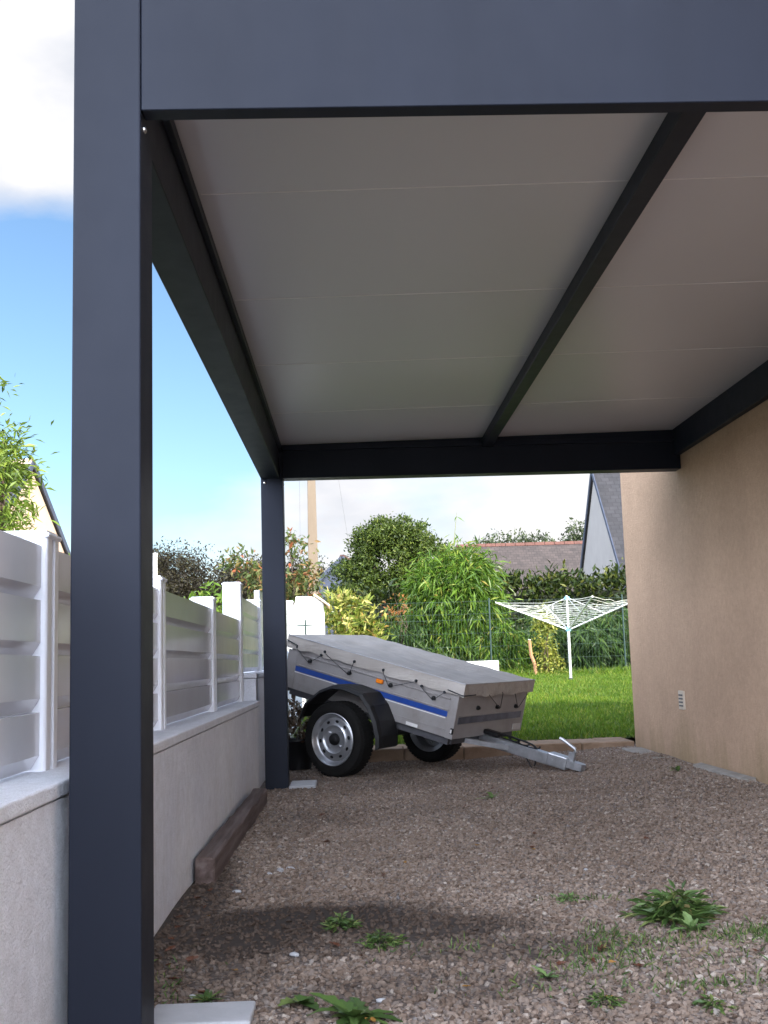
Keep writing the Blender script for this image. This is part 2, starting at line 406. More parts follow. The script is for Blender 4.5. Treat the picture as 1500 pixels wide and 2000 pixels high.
M['weed'] = leafmat('weed leaves', [(0, (.04, .075, .02)), (.4, (.075, .14, .035)), (.8, (.12, .19, .05)), (.95, (.20, .24, .08)), (1, (.26, .20, .08))], .25)
M['weed_pale'] = leafmat('pale weed leaves', [(0, (.10, .19, .06)), (1, (.20, .30, .11))], .25)
M['bamboo'] = leafmat('bamboo leaves', [(0, (.04, .09, .010)), (.5, (.085, .165, .016)), (.85, (.15, .25, .03)), (.97, (.26, .30, .05)), (1, (.42, .32, .08))], .35, .38)
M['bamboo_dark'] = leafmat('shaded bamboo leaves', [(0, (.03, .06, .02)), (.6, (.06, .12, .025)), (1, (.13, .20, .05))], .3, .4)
M['laurel_dark'] = leafmat('dark laurel leaves', [(0, (.016, .028, .006)), (.6, (.034, .055, .010)), (.9, (.075, .09, .016)), (1, (.14, .14, .03))], .2, .3)
M['laurel_bright'] = leafmat('bright laurel leaves', [(0, (.07, .13, .02)), (.6, (.13, .22, .03)), (1, (.24, .30, .05))], .3, .3)
M['tree'] = leafmat('deciduous leaves', [(0, (.03, .05, .010)), (.5, (.065, .10, .016)), (.9, (.12, .165, .026)), (1, (.18, .20, .04))], .3)
M['rhodo'] = leafmat('yellowing shrub leaves', [(0, (.08, .12, .02)), (.45, (.17, .22, .03)), (.75, (.34, .34, .07)), (.92, (.55, .50, .16)), (1, (.42, .22, .06))], .3, .35)
M['autumn'] = leafmat('autumn mixed leaves', [(0, (.06, .09, .025)), (.45, (.10, .14, .04)), (.7, (.20, .18, .06)), (.88, (.28, .15, .06)), (1, (.34, .09, .04))], .35)
M['orange'] = leafmat('orange leaves', [(0, (.20, .09, .03)), (.5, (.38, .15, .04)), (1, (.16, .16, .05))], .35)
M['wood_far'] = leafmat('far brown green foliage', [(0, (.010, .008, .004)), (.5, (.020, .015, .007)), (.85, (.032, .027, .009)), (1, (.05, .047, .013))], .15, .6)
M['far_green'] = leafmat('far tree foliage', [(0, (.03, .045, .02)), (.6, (.055, .075, .03)), (1, (.09, .11, .04))], .2, .6)
M['conifer'] = leafmat('thuja sprays', [(0, (.06, .10, .015)), (.5, (.12, .19, .02)), (1, (.22, .28, .04))], .25)
M['yellow_shrub'] = leafmat('yellow green shrub', [(0, (.12, .15, .02)), (.6, (.24, .26, .04)), (1, (.40, .37, .08))], .3)
M['dead'] = leafmat('withered leaves', [(0, (.06, .035, .02)), (.6, (.16, .10, .06)), (1, (.40, .36, .30))], .15)
M['leaf_brown'] = leafmat('fallen brown leaves', [(0, (.085, .032, .018)), (1, (.15, .06, .028))], .1)
M['leaf_yellow'] = leafmat('fallen yellow leaves', [(0, (.28, .14, .03)), (1, (.36, .20, .05))], .1)

# ------------------------------------------------------------------ helpers: foliage
def unit(a): return a / (np.linalg.norm(a, axis=1, keepdims=True) + 1e-9)
def leaf_mesh(name, P, D, N, L, Wd, fold=.12, bend=.0):
    D = unit(D); N = N - D * (N * D).sum(1, keepdims=True); N = unit(N); S = np.cross(D, N)
    L = L[:, None]; Wd = Wd[:, None]
    down = np.array([0, 0, -1.0])
    mid = P + D * L * .45 + down * L * bend * .25
    V = np.stack([P, mid + S * Wd * .5 + N * Wd * fold, P + D * L + down * L * bend, mid - S * Wd * .5 + N * Wd * fold], 1).reshape(-1, 3)
    n = len(P); i = np.arange(n) * 4
    Fc = np.concatenate([np.stack([i, i + 1, i + 2], 1), np.stack([i, i + 2, i + 3], 1)])
    return np_mesh(name, V, Fc)
def lobes_points(lobes, ncl, per, crad, shell=.55):
    """leaf anchor points in clusters spread through ellipsoid lobes; returns positions and outward directions"""
    lo = np.array(lobes, dtype=float); vol = lo[:, 3] * lo[:, 4] * lo[:, 5]
    pr = vol ** .75; pr /= pr.sum()
    k = rng.choice(len(lo), ncl, p=pr)
    d = unit(rng.normal(size=(ncl, 3))); r = shell + (1 - shell) * rng.random(ncl) ** .6
    r *= 1 + .14 * rng.normal(size=ncl)
    C = lo[k, :3] + d * lo[k, 3:6] * r[:, None]
    cr = crad * (.6 + .8 * rng.random(ncl))
    o = rng.normal(size=(ncl, per, 3)) * cr[:, None, None] * np.array([1, 1, .6])
    P = (C[:, None, :] + o).reshape(-1, 3)
    out = np.repeat(d, per, 0)
    return P, out
def crown(name, lobes, ncl, per, crad, leaf, m, parent, droop=.3, shell=.55, ratio=.45, zmin=None, upn=.6, bend=0):
    P, out = lobes_points(lobes, ncl, per, crad, shell)
    if zmin is not None: k = P[:, 2] > zmin; P, out = P[k], out[k]
    n = len(P)
    D = out * .6 + rng.normal(size=(n, 3)) * .7 + np.array([0, 0, -droop])
    N = rng.normal(size=(n, 3)) * .6 + np.array([0, 0, upn]) + out * .4
    L = leaf * (.65 + .7 * rng.random(n))
    return link(name, leaf_mesh(name, P, D, N, L, L * ratio, bend=bend), m, parent)
def stems(mb, base, lobes, r0, n=6, jit=.2):
    """trunk and limbs reaching into the lobes"""
    b = Vector(base)
    for i in range(n):
        l = lobes[i % len(lobes)]
        e = Vector((l[0] + random.uniform(-.5, .5) * l[3], l[1] + random.uniform(-.5, .5) * l[4], l[2] + random.uniform(-.2, .6) * l[5]))
        f = random.uniform(.25, .45)
        kpt = b.lerp(Vector((b.x, b.y, e.z)), f) + Vector((random.uniform(-jit, jit) * .3, 0, 0))
        mid = kpt.lerp(e, .5) + Vector((random.uniform(-jit, jit), random.uniform(-jit, jit), jit * .5))
        mb.tube([b, kpt, mid, e], [r0, r0 * .75, r0 * .4, r0 * .12], 7)
def tree(name, label, cat, base, lobes, ncl, per, crad, leaf, m, r0=.09, group=None, bark='bark', nst=7, **k):
    t = thing(name, label, cat, base, group=group)
    L = [(l[0] - base[0], l[1] - base[1], l[2] - base[2], *l[3:]) for l in lobes]
    mb = MB(); stems(mb, (0, 0, -.1), L, r0, nst); mb.build('trunk', M[bark], t, True)
    crown('crown', L, ncl, per, crad, leaf, M[m], t, **k)
    return t

# ------------------------------------------------------------------ the ground
def gz(x, y):
    x = np.asarray(x, float); y = np.asarray(y, float)
    s = np.clip((x - .8) / 1.6, 0, 1); s = s * s * (3 - 2 * s)
    return .068 * s + .006 * np.sin(x * 3.1 + y * 1.7) * np.sin(y * 2.3 - x) + .004 * np.sin(x * 7 + 1) * np.sin(y * 6.1) - .006
def lz(y): return .10 + .03 * (np.asarray(y, float) - 10.54)
def grid(name, xs, ys, zf, m, kind='structure'):
    X, Y = np.meshgrid(xs, ys); Z = zf(X, Y)
    V = np.stack([X, Y, Z], -1).reshape(-1, 3); a, b = X.shape
    i = (np.arange(a - 1)[:, None] * b + np.arange(b - 1)[None, :]).ravel()
    o = link(name, np_mesh(name, V, np.stack([i, i + 1, i + b + 1, i + b], 1), True), m); o['kind'] = kind; return o
gme = grid('ground', np.array([-1500, -300, -60, -20, -8, -.9, 12, 20, 60, 300, 1500.]), np.array([-1500, -300, -60, -20, 0, 10, 30, 60, 120, 300, 1500.]), lambda X, Y: X * 0 - .12, M['earth'])
grid('gravel_drive', np.arange(-.70, 2.62, .06), np.arange(-4.2, 10.3, .06), gz, M['gravel'])
def lawnz(X, Y): return np.where(Y < 24.5, lz(Y), lz(24.5) + .0 * Y) + .012 * np.sin(X * 2.1 + Y) * np.sin(Y * 1.3) * np.clip((Y - 10.9), 0, 1)
grid('lawn', np.arange(-.62, 40, .35), np.concatenate([np.arange(10.52, 26, .3), [30, 40, 60]]), lawnz, M['lawn'])
st = MB().box(-40, 40, -14, -4.3, -.11, -.06).build('street', M['pale_street']); st['kind'] = 'structure'
# kerb: slabs with open joints, a step up to the lawn
mb = MB(); x = -.62
kx = [-.62, -.10, .42, .94, 1.46, 1.98, 2.444]
for a, b in zip(kx[:-1], kx[1:]):
    mb.box(a + .003, b - .003, 9.99 + random.uniform(-.004, .004), 10.27, -.12, .105 + random.uniform(-.003, .003), .008)
    mb.box(a + .20, b + .19 if b < 2.4 else b - .003, 10.276, 10.54, -.12, .104 + random.uniform(-.003, .003), .006)
tag(mb.build('kerb', M['kerb']), kind='structure')

# gravel stones: loose stones over the drive, one countless mass
def stones(n, y0, y1, rmin, rmax, sub):
    if sub:
        t = (1 + 5 ** .5) / 2
        V0 = np.array([(-1, t, 0), (1, t, 0), (-1, -t, 0), (1, -t, 0), (0, -1, t), (0, 1, t), (0, -1, -t), (0, 1, -t), (t, 0, -1), (t, 0, 1), (-t, 0, -1), (-t, 0, 1)]) / 1.9
        F0 = np.array([(0, 11, 5), (0, 5, 1), (0, 1, 7), (0, 7, 10), (0, 10, 11), (1, 5, 9), (5, 11, 4), (11, 10, 2), (10, 7, 6), (7, 1, 8), (3, 9, 4), (3, 4, 2), (3, 2, 6), (3, 6, 8), (3, 8, 9), (4, 9, 5), (2, 4, 11), (6, 2, 10), (8, 6, 7), (9, 8, 1)])
    else:
        V0 = np.array([(1, 0, 0), (-1, 0, 0), (0, 1, 0), (0, -1, 0), (0, 0, 1), (0, 0, -1)], float)
        F0 = np.array([(0, 2, 4), (2, 1, 4), (1, 3, 4), (3, 0, 4), (2, 0, 5), (1, 2, 5), (3, 1, 5), (0, 3, 5)])
    y = y0 + (y1 - y0) * rng.random(n); x = -.66 + (3.09) * rng.random(n)
    w = np.zeros(n)
    for (ex, ey, ea, eb, am) in EARTH: w = np.maximum(w, am * np.clip(1.35 - np.hypot((x - ex) / ea, (y - ey) / eb), 0, 1))
    keep = rng.random(n) > w * .74; x, y = x[keep], y[keep]; n = len(x)
    r = rmin + (rmax - rmin) * rng.random(n) ** 1.8
    k = len(V0)
    sc3 = r[:, None] * (.7 + .6 * rng.random((n, 3))) * np.array([1, 1, .7])
    V = V0[None] * (1 + .22 * rng.normal(size=(n, k, 1))) * sc3[:, None, :]
    a = rng.random(n) * 2 * np.pi; c, s = np.cos(a)[:, None], np.sin(a)[:, None]
    tl = rng.normal(size=n) * .4; ct, stt = np.cos(tl)[:, None], np.sin(tl)[:, None]
    Vy = V[..., 1] * ct - V[..., 2] * stt; Vz = V[..., 1] * stt + V[..., 2] * ct
    X = V[..., 0] * c - Vy * s; Y = V[..., 0] * s + Vy * c
    z = gz(x, y) + r * .25
    W = np.stack([X + x[:, None], Y + y[:, None], Vz + z[:, None]], -1).reshape(-1, 3)
    return W, (F0[None] + (np.arange(n) * k)[:, None, None]).reshape(-1, 3)
SV, SF, off = [], [], 0
for a in [(40000, 2.2, 4.0, .0038, .0112, True), (38000, 4.0, 6.2, .0045, .0105, True), (9000, .8, 2.2, .005, .013, True), (36000, 6.2, 9.99, .006, .012, False)]:
    v, f_ = stones(*a); SV.append(v); SF.append(f_ + off); off += len(v)
so = link('gravel_stones', np_mesh('gravel_stones', np.concatenate(SV), np.concatenate(SF)), M['stone'])
tag(so, 'loose grey and beige gravel stones covering the drive under the carport', 'gravel', kind='stuff')

# grass blades on the lawn
def blades(n, x0, x1, y0, y1, hl, hw):
    x = x0 + (x1 - x0) * rng.random(n); y = y0 + (y1 - y0) * rng.random(n) ** 1.15
    P = np.stack([x, y, lawnz(x, y) - .005], 1)
    D = rng.normal(size=(n, 3)) * .45 + np.array([0, 0, 1.0]); Nn = rng.normal(size=(n, 3))
    L = hl * (.5 + .9 * rng.random(n))
    return leaf_mesh('lawn_grass', P, D, Nn, L, np.full(n, hw), 0, .1)
gnt = M['grass'].node_tree
for l_ in list(gnt.links):
    if l_.from_node.type == 'VALTORGB':
        mm = [n for n in gnt.nodes if n.name == 'patch']
        if not mm:
            gg = nd(gnt, 'ShaderNodeNewGeometry'); pf = ramp(gnt, noise(gnt, .9, 5, .65, gg.outputs['Position']), [(.32, (.62, .70, .60)), (.68, (1.15, 1.05, 1.1))])
            m2 = mixc(gnt, 1, l_.from_socket, pf, 'MULTIPLY'); m2.node.name = 'patch'
        else: m2 = mm[0].outputs['Result']
        gnt.links.new(m2, l_.to_socket)
go = link('lawn_grass', blades(150000, -.6, 6.5, 10.5, 24.2, .065, .010), M['grass'])
tag(go, 'short green lawn grass beyond the kerb, half in shadow', 'grass', kind='stuff')

n_ = 5200; tx = -.4 + 6.8 * rng.random(n_); ty = 22.2 + 1.5 * rng.random(n_) ** .6
tuft = leaf_mesh('tall_grass', np.stack([tx, ty, lawnz(tx, ty)], 1), rng.normal(size=(n_, 3)) * .5 + np.array([0, 0, 1.0]), rng.normal(size=(n_, 3)), (.08 + .20 * rng.random(n_)) * np.clip((ty - 21.9) / 1.2, .3, 1), np.full(n_, .014), 0, .25)
tag(link('tall_grass', tuft, M['grass']), 'longer ragged grass along the foot of the mesh fence', 'grass', kind='stuff')

# ------------------------------------------------------------------ carport
cp = thing('carport', 'dark grey aluminium carport with pale ceiling panels and two square posts', 'carport', (-.5585, 2.663, 0))
cpx = lambda mb: mb
def cpart(name, mb, m, lab=None, sm=False):
    o = mb.build(name, M[m], cp, sm, lab)
    o.matrix_parent_inverse = Matrix.Translation((.5585, -2.663, 0)); return o
A = 'anthracite'
MBf = MB
cpart('post', MB().box(-.6385, -.4785, 2.583, 2.743, -.08, 2.64, .004, seg=2), A, 'near post of the carport, closest to the camera')
cpart('post', MB().box(-.6385, -.4785, 8.125, 8.285, -.08, 2.64, .004, seg=2), A, 'far post of the carport, beside the trailer')
cpart('front_beam', MB().box(-.477, 2.445, 2.585, 2.640, 2.194, 2.64, .002), A)
cpart('side_beam', MB().box(-.6385, -.503, 2.744, 8.124, 2.203, 2.64, .003).box(-.503, -.480, 2.744, 8.124, 2.395, 2.436, .002), A)
cpart('rear_beam', MB().box(-.477, 2.446, 8.127, 8.265, 2.203, 2.64, .003).box(-.477, 2.40, 8.100, 8.127, 2.405, 2.440, .002), A)
cpart('wall_beam', MB().box(2.398, 2.447, 2.642, 8.125, 2.303, 2.64, .003), A)
cpart('rafter', MB().box(.985, 1.058, 2.642, 8.124, 2.398, 2.468, .003), A)
zc = lambda x: 2.446 + .0165 * (x + .5)
ys = [2.642, 3.665, 4.79, 5.89, 7.06, 8.124]
for a, b in zip(ys[:-1], ys[1:]):
    mb = MB(); P = [(-.502, zc(-.502)), (2.444, zc(2.444)), (2.444, zc(2.444) + .08), (-.502, zc(-.502) + .08)]
    mb.prism(P, 'y', a + .0015, b - .0015); cpart('roof_panel', mb, 'ceiling')
for yj in ys[1:-1]:  # thin pale strips drawn as the glint on each joint
    mb = MB(); P = [(-.476, zc(-.476) - .0025), (.984, zc(.984) - .0025), (.984, zc(.984) + .01), (-.476, zc(-.476) + .01)]
    mb.prism(P, 'y', yj - .0022, yj + .0022)
    P = [(1.059, zc(1.059) - .0025), (2.396, zc(2.396) - .0025), (2.396, zc(2.396) + .01), (1.059, zc(1.059) + .01)]
    mb.prism(P, 'y', yj - .0022, yj + .0022); cpart('panel_joint_glint', mb, 'joint')
def screw(pos, axis):
    Mx = Matrix.Translation(pos) @ (Matrix.Rotation(R(90), 4, 'Z') if axis == 'x' else Matrix.Identity(4))
    mb = MB().lathe([(.0, -.006), (.005, -.0055), (.009, -.003), (.010, .0), (.010, .004)], 14, Mx)
    cpart('screw', mb, 'screw', sm=True)
screw((-.6085, 8.123, 2.172), 'y'); screw((-.4775, 2.63, 2.165), 'x'); screw((-.4775, 8.19, 2.165), 'x')

# ------------------------------------------------------------------ house at the right
hs = thing('house', 'beige roughcast house wall standing along the right side of the carport', 'house', (2.45, 10.03, 0))
def hpart(name, mb, m, lab=None, sm=False):
    o = mb.build(name, M[m], hs, sm, lab); o.matrix_parent_inverse = Matrix.Translation((-2.45, -10.03, 0)); return o
prof = [(-3, -.15), (9.98, -.15), (10.03, -.15), (10.03, 2.8), (3.5, 9.75), (-3, 2.8)]
mb = MB()
mb.prism([(-3, -.15), (10.03, -.15), (10.03, 2.8), (3.515, 9.75), (-3, 2.8)], 'x', 2.45, 12.5)
ed = [e for e in mb.bm.edges if all(abs(v.co.y - 10.03) < .01 and abs(v.co.x - 2.45) < .01 for v in e.verts)]
bmesh.ops.bevel(mb.bm, geom=ed, offset=.04, segments=9, affect='EDGES', profile=.5)
hpart('wall', mb, 'house_wall')
mb = MB()
for s in (-1, 1):
    y1 = 3.515 + s * 6.56; z1 = 9.75 - 6.56 * 6.95 / 6.515
    mb.prism([(3.515, 9.762), (y1, z1 + .012), (y1, z1 + .17), (3.515, 9.92)], 'x', 2.43, 12.6)
hpart('roof', mb, 'slate_grey')
mb = MB().box(2.436, 2.452, 8.405, 8.535, .440, .578, .002)
vent = hpart('air_vent', mb, 'concrete')
vent.data.materials[0] = simple('cream vent plastic', (.55, .47, .38), .6, var=.08)
mb = MB()
for k in range(4): mb.box(2.4315, 2.4365, 8.425, 8.515, .462 + k * .026, .474 + k * .026, .001)
mb.build('vent_slot', M['galv_dark'], vent)
# flat slabs along the foot of that wall
for (x0, x1, y0, y1, zz, lab) in [(2.20, 2.445, 8.75, 9.75, .085, 'flat worn concrete slab at the wall foot beside the kerb'),
                                  (2.30, 2.445, 6.95, 8.05, .100, 'narrow concrete edging slab at the wall foot, farther from the kerb')]:
    x0 += .07; zz -= .016
    mb = MB().box(x0, x1, y0, y1, -.06, zz, .012, seg=2)
    for v in mb.bm.verts: v.co += Vector((random.uniform(-.012, .012), random.uniform(-.02, .02), random.uniform(-.008, .008)))
    tag(mb.build('edging_slab', M['concrete']), lab, 'slab', 'concrete slabs along the house wall')

# ------------------------------------------------------------------ low wall and privacy fence at the left
lw = thing('garden_wall', 'white roughcast low wall that steps up beside the far carport post', 'wall', (-.80, 2.0, 0))
def wpart(name, mb, m, lab=None):
    o = mb.build(name, M[m], lw, False, lab); o.matrix_parent_inverse = Matrix.Translation((.8, -2.0, 0)); return o
wpart('wall_section', MB().box(-.93, -.672, -4, 8.06, -.15, .572), 'low_wall')
wpart('coping', MB().box(-.936, -.666, -4, 8.062, .576, .612, .006, seg=2), 'low_wall')
wpart('wall_section', MB().box(-.93, -.690, 8.085, 11.4, -.15, .765), 'low_wall', 'taller wall section behind the step')
wpart('coping', MB().box(-.936, -.684, 8.08, 11.4, .769, .806, .006, seg=2), 'low_wall')
wpart('wall_section', MB().box(-.93, -.690, 11.405, 15.2, -.15, .98), 'low_wall')
fn = thing('privacy_fence', 'glossy white board fence with capped posts standing on the low wall', 'fence', (-.835, 2.0, .612))
def fpart(name, mb, m, lab=None, parent=None, sm=False):
    o = mb.build(name, M[m], parent or fn, sm, lab)
    o.matrix_parent_inverse = Matrix.Translation((.835, -2.0, -.612)); return o
def fpost(y, z0, z1):
    mb = MB()
    P = [(-.905, y), (-.775, y), (-.775, y + .045), (-.788, y + .045), (-.788, y + .075), (-.775, y + .075), (-.775, y + .12), (-.905, y + .12)]
    mb.prism(P, 'z', z0, z1)
    ed = [e for e in mb.bm.edges if abs(e.verts[0].co.z - e.verts[1].co.z) > .1 and any(abs(e.verts[0].co.x - a) < .001 and abs(e.verts[0].co.y - b) < .001 for a, b in ((-.775, y), (-.905, y), (-.775, y + .12), (-.905, y + .12)))]
    bmesh.ops.bevel(mb.bm, geom=ed, offset=.010, segments=4, affect='EDGES', profile=.5)
    p = fpart('post', mb, 'pvc')
    c = MB().box(-.911, -.769, y - .006, y + .126, z1, z1 + .014, .006, seg=2)
    c.prism([(-.90, y + .01), (-.78, y + .01), (-.78, y + .11), (-.90, y + .11)], 'z', z1 + .012, z1 + .020)
    fpart('post_cap', c, 'pvc', parent=p).matrix_parent_inverse = Matrix.Identity(4)
    return p
FP = [(1.16, .612, 1.200), (2.90, .612, 1.200), (4.63, .612, 1.215), (6.38, .612, 1.232), (7.945, .612, 1.425), (9.60, .806, 1.395), (11.3, .806, 1.56), (13.0, .98, 1.58), (14.88, .98, 1.67)]
for a in FP: fpost(*a)
def fpanel(y0, y1, zb, zt):
    n = 4; hgt = (zt - zb) / n; mb = MB(); xo = -.790; xi = -.835
    for k in range(n):
        a = zb + k * hgt; b = a + hgt
        g = .034
        pts = [(xi, a), (xo - .020, a), (xo - .020, a + .002), (xo, a + g), (xo, b - .001), (xi, b - .001)]
        mb.prism(pts, 'y', y0, y1)
    fpart('board_panel', mb, 'pvc_board')
for (y0, y1, zb, zt) in [(-.5, 1.165, .618, 1.18), (1.275, 2.905, .618, 1.18), (3.015, 4.635, .618, 1.182), (4.745, 6.385, .618, 1.185), (6.495, 7.95, .618, 1.178), (8.06, 9.605, .812, 1.35), (9.715, 11.305, .812, 1.50), (11.415, 13.0, .985, 1.52), (13.1, 14.88, .985, 1.60)]:
    fpanel(y0, y1, zb, zt)
# odd bits on and by the wall
mb = MB()
mb.lathe([(0, 0), (.022, .002), (.026, .014), (.022, .03), (.012, .036), (0, .038)], 12, Matrix.Translation((-.735, 3.17, .612)) @ Matrix.Rotation(R(90), 4, 'X'))
for v in mb.bm.verts: v.co += Vector((random.uniform(-.004, .004), random.uniform(-.004, .004), random.uniform(-.003, .003)))
tag(mb.build('dark_stone', M['galv_dark'], None, True), 'small dark stone lying on the low wall behind the near carport post', 'stone')
mb = MB().box(-.655, -.575, 4.70, 7.25, -.03, .098, .010, seg=2)
bmesh.ops.subdivide_edges(mb.bm, edges=[e for e in mb.bm.edges if abs(e.verts[0].co.y - e.verts[1].co.y) > 1], cuts=14, use_grid_fill=True)
for v in mb.bm.verts:
    v.co += Vector((random.uniform(-.004, .004), 0, random.uniform(-.004, .004)))
    v.co.x += (7.25 - v.co.y) * -.006 + .012
tag(mb.build('wooden_sleeper', M['timber'], None), 'long weathered reddish timber sleeper lying at the foot of the low wall', 'timber')
tag(MB().box(-.525, -.27, 2.86, 3.03, -.05, .012, .006, seg=2).build('paving_slab', M['tile_pale']), 'pale grey concrete slab at the foot of the near carport post', 'slab')
mb = MB().box(-.470, -.285, 8.06, 8.42, -.03, .020, .006); 
tag(mb.build('paving_slab', M['tile_pale']), 'small pale tile on the gravel between the far post and the trailer wheel', 'slab')

# ------------------------------------------------------------------ trailer
TH = R(14.3); AX = .285
tr = thing('trailer', 'small grey box trailer with blue stripe and tarpaulin cover resting nose down', 'trailer', (.27, 9.305, 0), math.atan2(-.60235, .79823))
def pitch(c):
    u, z = c.x, c.z
    return Vector((u * math.cos(TH) + z * math.sin(TH), c.y, AX - u * math.sin(TH) + z * math.cos(TH)))
def T(): return MB(pitch)
def W2(u, y, z): return pitch(Vector((u, y, z)))
YN, YF, U0, U1 = -.49, .54, -.74, .885
ZB, ZT = .222, .558
body = T().box(U0, U1, YN, YN + .02, ZB, ZT).box(U0, U1, YF - .02, YF, ZB, ZT).box(U1 - .02, U1, YN + .02, YF - .02, ZB, ZT).box(U0, U0 + .02, YN + .02, YF - .02, ZB, ZT).box(U0 + .02, U1 - .02, YN + .02, YF - .02, ZB + .01, ZB + .03)
for yy, s in ((YN, -1), (YF, 1)):
    def sb(u0, u1, z0, z1, d, bev=.003):
        body.box(u0, u1, min(yy, yy + s * d), max(yy, yy + s * d), z0, z1, bev)
    sb(U0 + .10, U1 - .065, .500, .512, .010); sb(U0 + .10, U1 - .065, .416, .428, .008); sb(U0 + .1, U1 - .065, .270, .275, .004, .001)
    sb(U1 - .062, U1 + .004, ZB - .003, .528, .006); sb(U0 - .03, U0 + .07, ZB + .01, .528, .005)
body.box(U1, U1 + .006, YN + .03, YF - .03, .385, .391, .002).box(U1, U1 + .006, YN + .03, YF - .03, .322, .327, .002)
body = body.build('body', M['galv_panel'], tr)
T().box(U0 + .04, U1 - .075, YN - .003, YN + .001, .370, .411).build('stripe', M['blue'], body)
T().box(U0 + .04, U1 - .085, YN - .0035, YN + .001, .358, .3645).build('pinstripe', M['white_line'], body)
T().box(U1 - .001, U1 + .003, YN + .04, YF - .04, .331, .381).build('stripe', simple('faded grey blue band', (.15, .16, .20), .4, .4, .35, 6), body, label='faded band across the front panel')
T().box(U1 - .001, U1 + .0045, .40, .525, .236, .283, .001).build('plate', simple('blank pale plate', (.5, .49, .48), .5, var=.08), body)
T().box(.47, .575, YN - .004, YN + .001, .226, .250).build('sticker', M['white_lens'], body)
fr = T()
for yy in (YN + .03, YF - .06): fr.box(U0 + .02, U1 - .05, yy, yy + .03, .165, ZB, .003)
for uu in (-.6, -.1, .35, .8): fr.box(uu, uu + .05, YN + .06, YF - .06, .17, ZB, .003)
fr.build('chassis', M['galv_dark'], tr)
MB().tube([(0, -.62, AX), (0, .62, AX)], .028, 10).box(-.03, .03, -.5, .5, AX, AX + .10).build('axle', M['galv_dark'], tr, True)
db = T().box(-.55, 1.47, -.035, .035, .150, .232, .004)
for s in (1, -1):
    db.prism([(.55, s * .38), (.60, s * .42), (1.12, s * .045), (1.08, s * .036)], 'z', .168, .205)
db = db.build('drawbar', M['galv'], tr)
hd = T()
hd.box(1.44, 1.60, -.046, .046, .152, .246, .010, seg=2).tube([(1.48, -.05, .2), (1.48, .05, .2)], .010, 8).tube([(1.55, -.05, .2), (1.55, .05, .2)], .010, 8)
hd.prism([(1.58, -.036), (1.66, -.040), (1.715, -.030), (1.735, 0), (1.715, .030), (1.66, .040), (1.58, .036)], 'z', .176, .228)
hd = hd.build('coupling', M['galv'], tr)
T().box(1.590, 1.640, -.014, .014, .225, .285, .004).build('latch', M['galv'], hd)
T().tube([(1.618, 0, .272), (1.640, 0, .300), (1.630, 0, .318), (1.52, 0, .358), (1.497, 0, .360)], .0125, 9).build('lever', M['galv'], hd, True)
cb = T()
cpts = []
for k in range(90):
    t = k / 89; a = t * 2 * math.pi * 3.1
    cpts.append((1.03 + .26 * t + .07 * math.cos(a), .012 * math.cos(a * 1.3) - .01, .252 + .016 * math.sin(a) - .004 * t))
cb.tube(cpts, .006, 6)
cb.tube([(.98, -.02, .262), (1.12, -.028, .272), (1.22, -.03, .268), (1.30, -.028, .262), (1.345, -.02, .240)], .007, 6)
cb.tube([(1.275, -.03, .156), (1.285, -.032, .140), (1.30, -.03, .128), (1.315, -.03, .105), (1.330, -.03, .098)], .005, 6)
cb.tube([(1.345, -.03, .156), (1.352, -.032, .140), (1.350, -.032, .116)], .005, 6)
cb.box(.88, 1.02, -.05, .02, .236, .272, .01)
cb.build('cable', M['black_plastic'], db, True)
T().box(.80, .86, -.05, .05, .232, .268, .004).build('bracket', M['galv'], db)
# wheels: near and far
def wheel(y, s):
    Mx = Matrix.Translation((0, y, AX)) @ (Matrix.Identity(4) if s < 0 else Matrix.Rotation(math.pi, 4, 'Z'))
    wh = MB()
    wh.lathe([(.192, -.070), (.205, -.080), (.245, -.084), (.268, -.078), (.281, -.058), (.2845, -.03), (.2845, .03), (.281, .058), (.268, .078), (.245, .084), (.205, .080), (.192, .070)], 56, Mx, True)
    for k in range(56):
        a = 2 * math.pi * k / 56
        for yy in (-.045, .0, .045):
            wh.box(-.010, .010, yy - .016, yy + .016, .2815, .2862, 0, Mx @ Matrix.Rotation(a + yy * 2, 4, 'Y'))
    w = wh.build('tyre', M['rubber'], tr, True)
    rim = MB().lathe([(.196, -.078), (.199, -.084), (.194, -.087), (.186, -.078), (.180, -.066), (.170, -.050), (.163, -.046), (.158, -.050), (.146, -.053), (.122, -.055), (.113, -.062), (.106, -.066), (.098, -.058), (.085, -.050), (.060, -.048), (.040, -.050), (.0, -.050)], 56, Mx)
    rim.lathe([(.196, .075), (.16, .05), (.158, -.04)], 40, Mx)
    rim.build('rim', M['rim'], w, True)
    hub = MB().lathe([(.046, -.049), (.046, -.060), (.040, -.072), (.034, -.082), (.028, -.086), (0, -.087)], 24, Mx).build('hub_cap', M['black_plastic'], w, True)
    for k in range(10):
        a = 2 * math.pi * (k + .35) / 10
        ho = MB().lathe([(0, -.0575), (.009, -.0575), (.0125, -.0565), (.0125, -.050)], 12, Mx @ Matrix.Rotation(a, 4, 'Y') @ Matrix.Translation((0, 0, .136)) @ Matrix.Diagonal((1.25, 1, .85, 1)))
        ho.build('vent_hole', M['black_plastic'], w)
    for k in range(4):
        a = 2 * math.pi * (k + .5) / 4
        lug = MB().lathe([(0, -.066), (.009, -.066), (.011, -.060), (.011, -.046)], 6, Mx @ Matrix.Rotation(a, 4, 'Y') @ Matrix.Translation((0, 0, .070)))
        lug.build('wheel_nut', M['rim'], w)
    return w
wheel(-.655, -1); wheel(.66, 1)
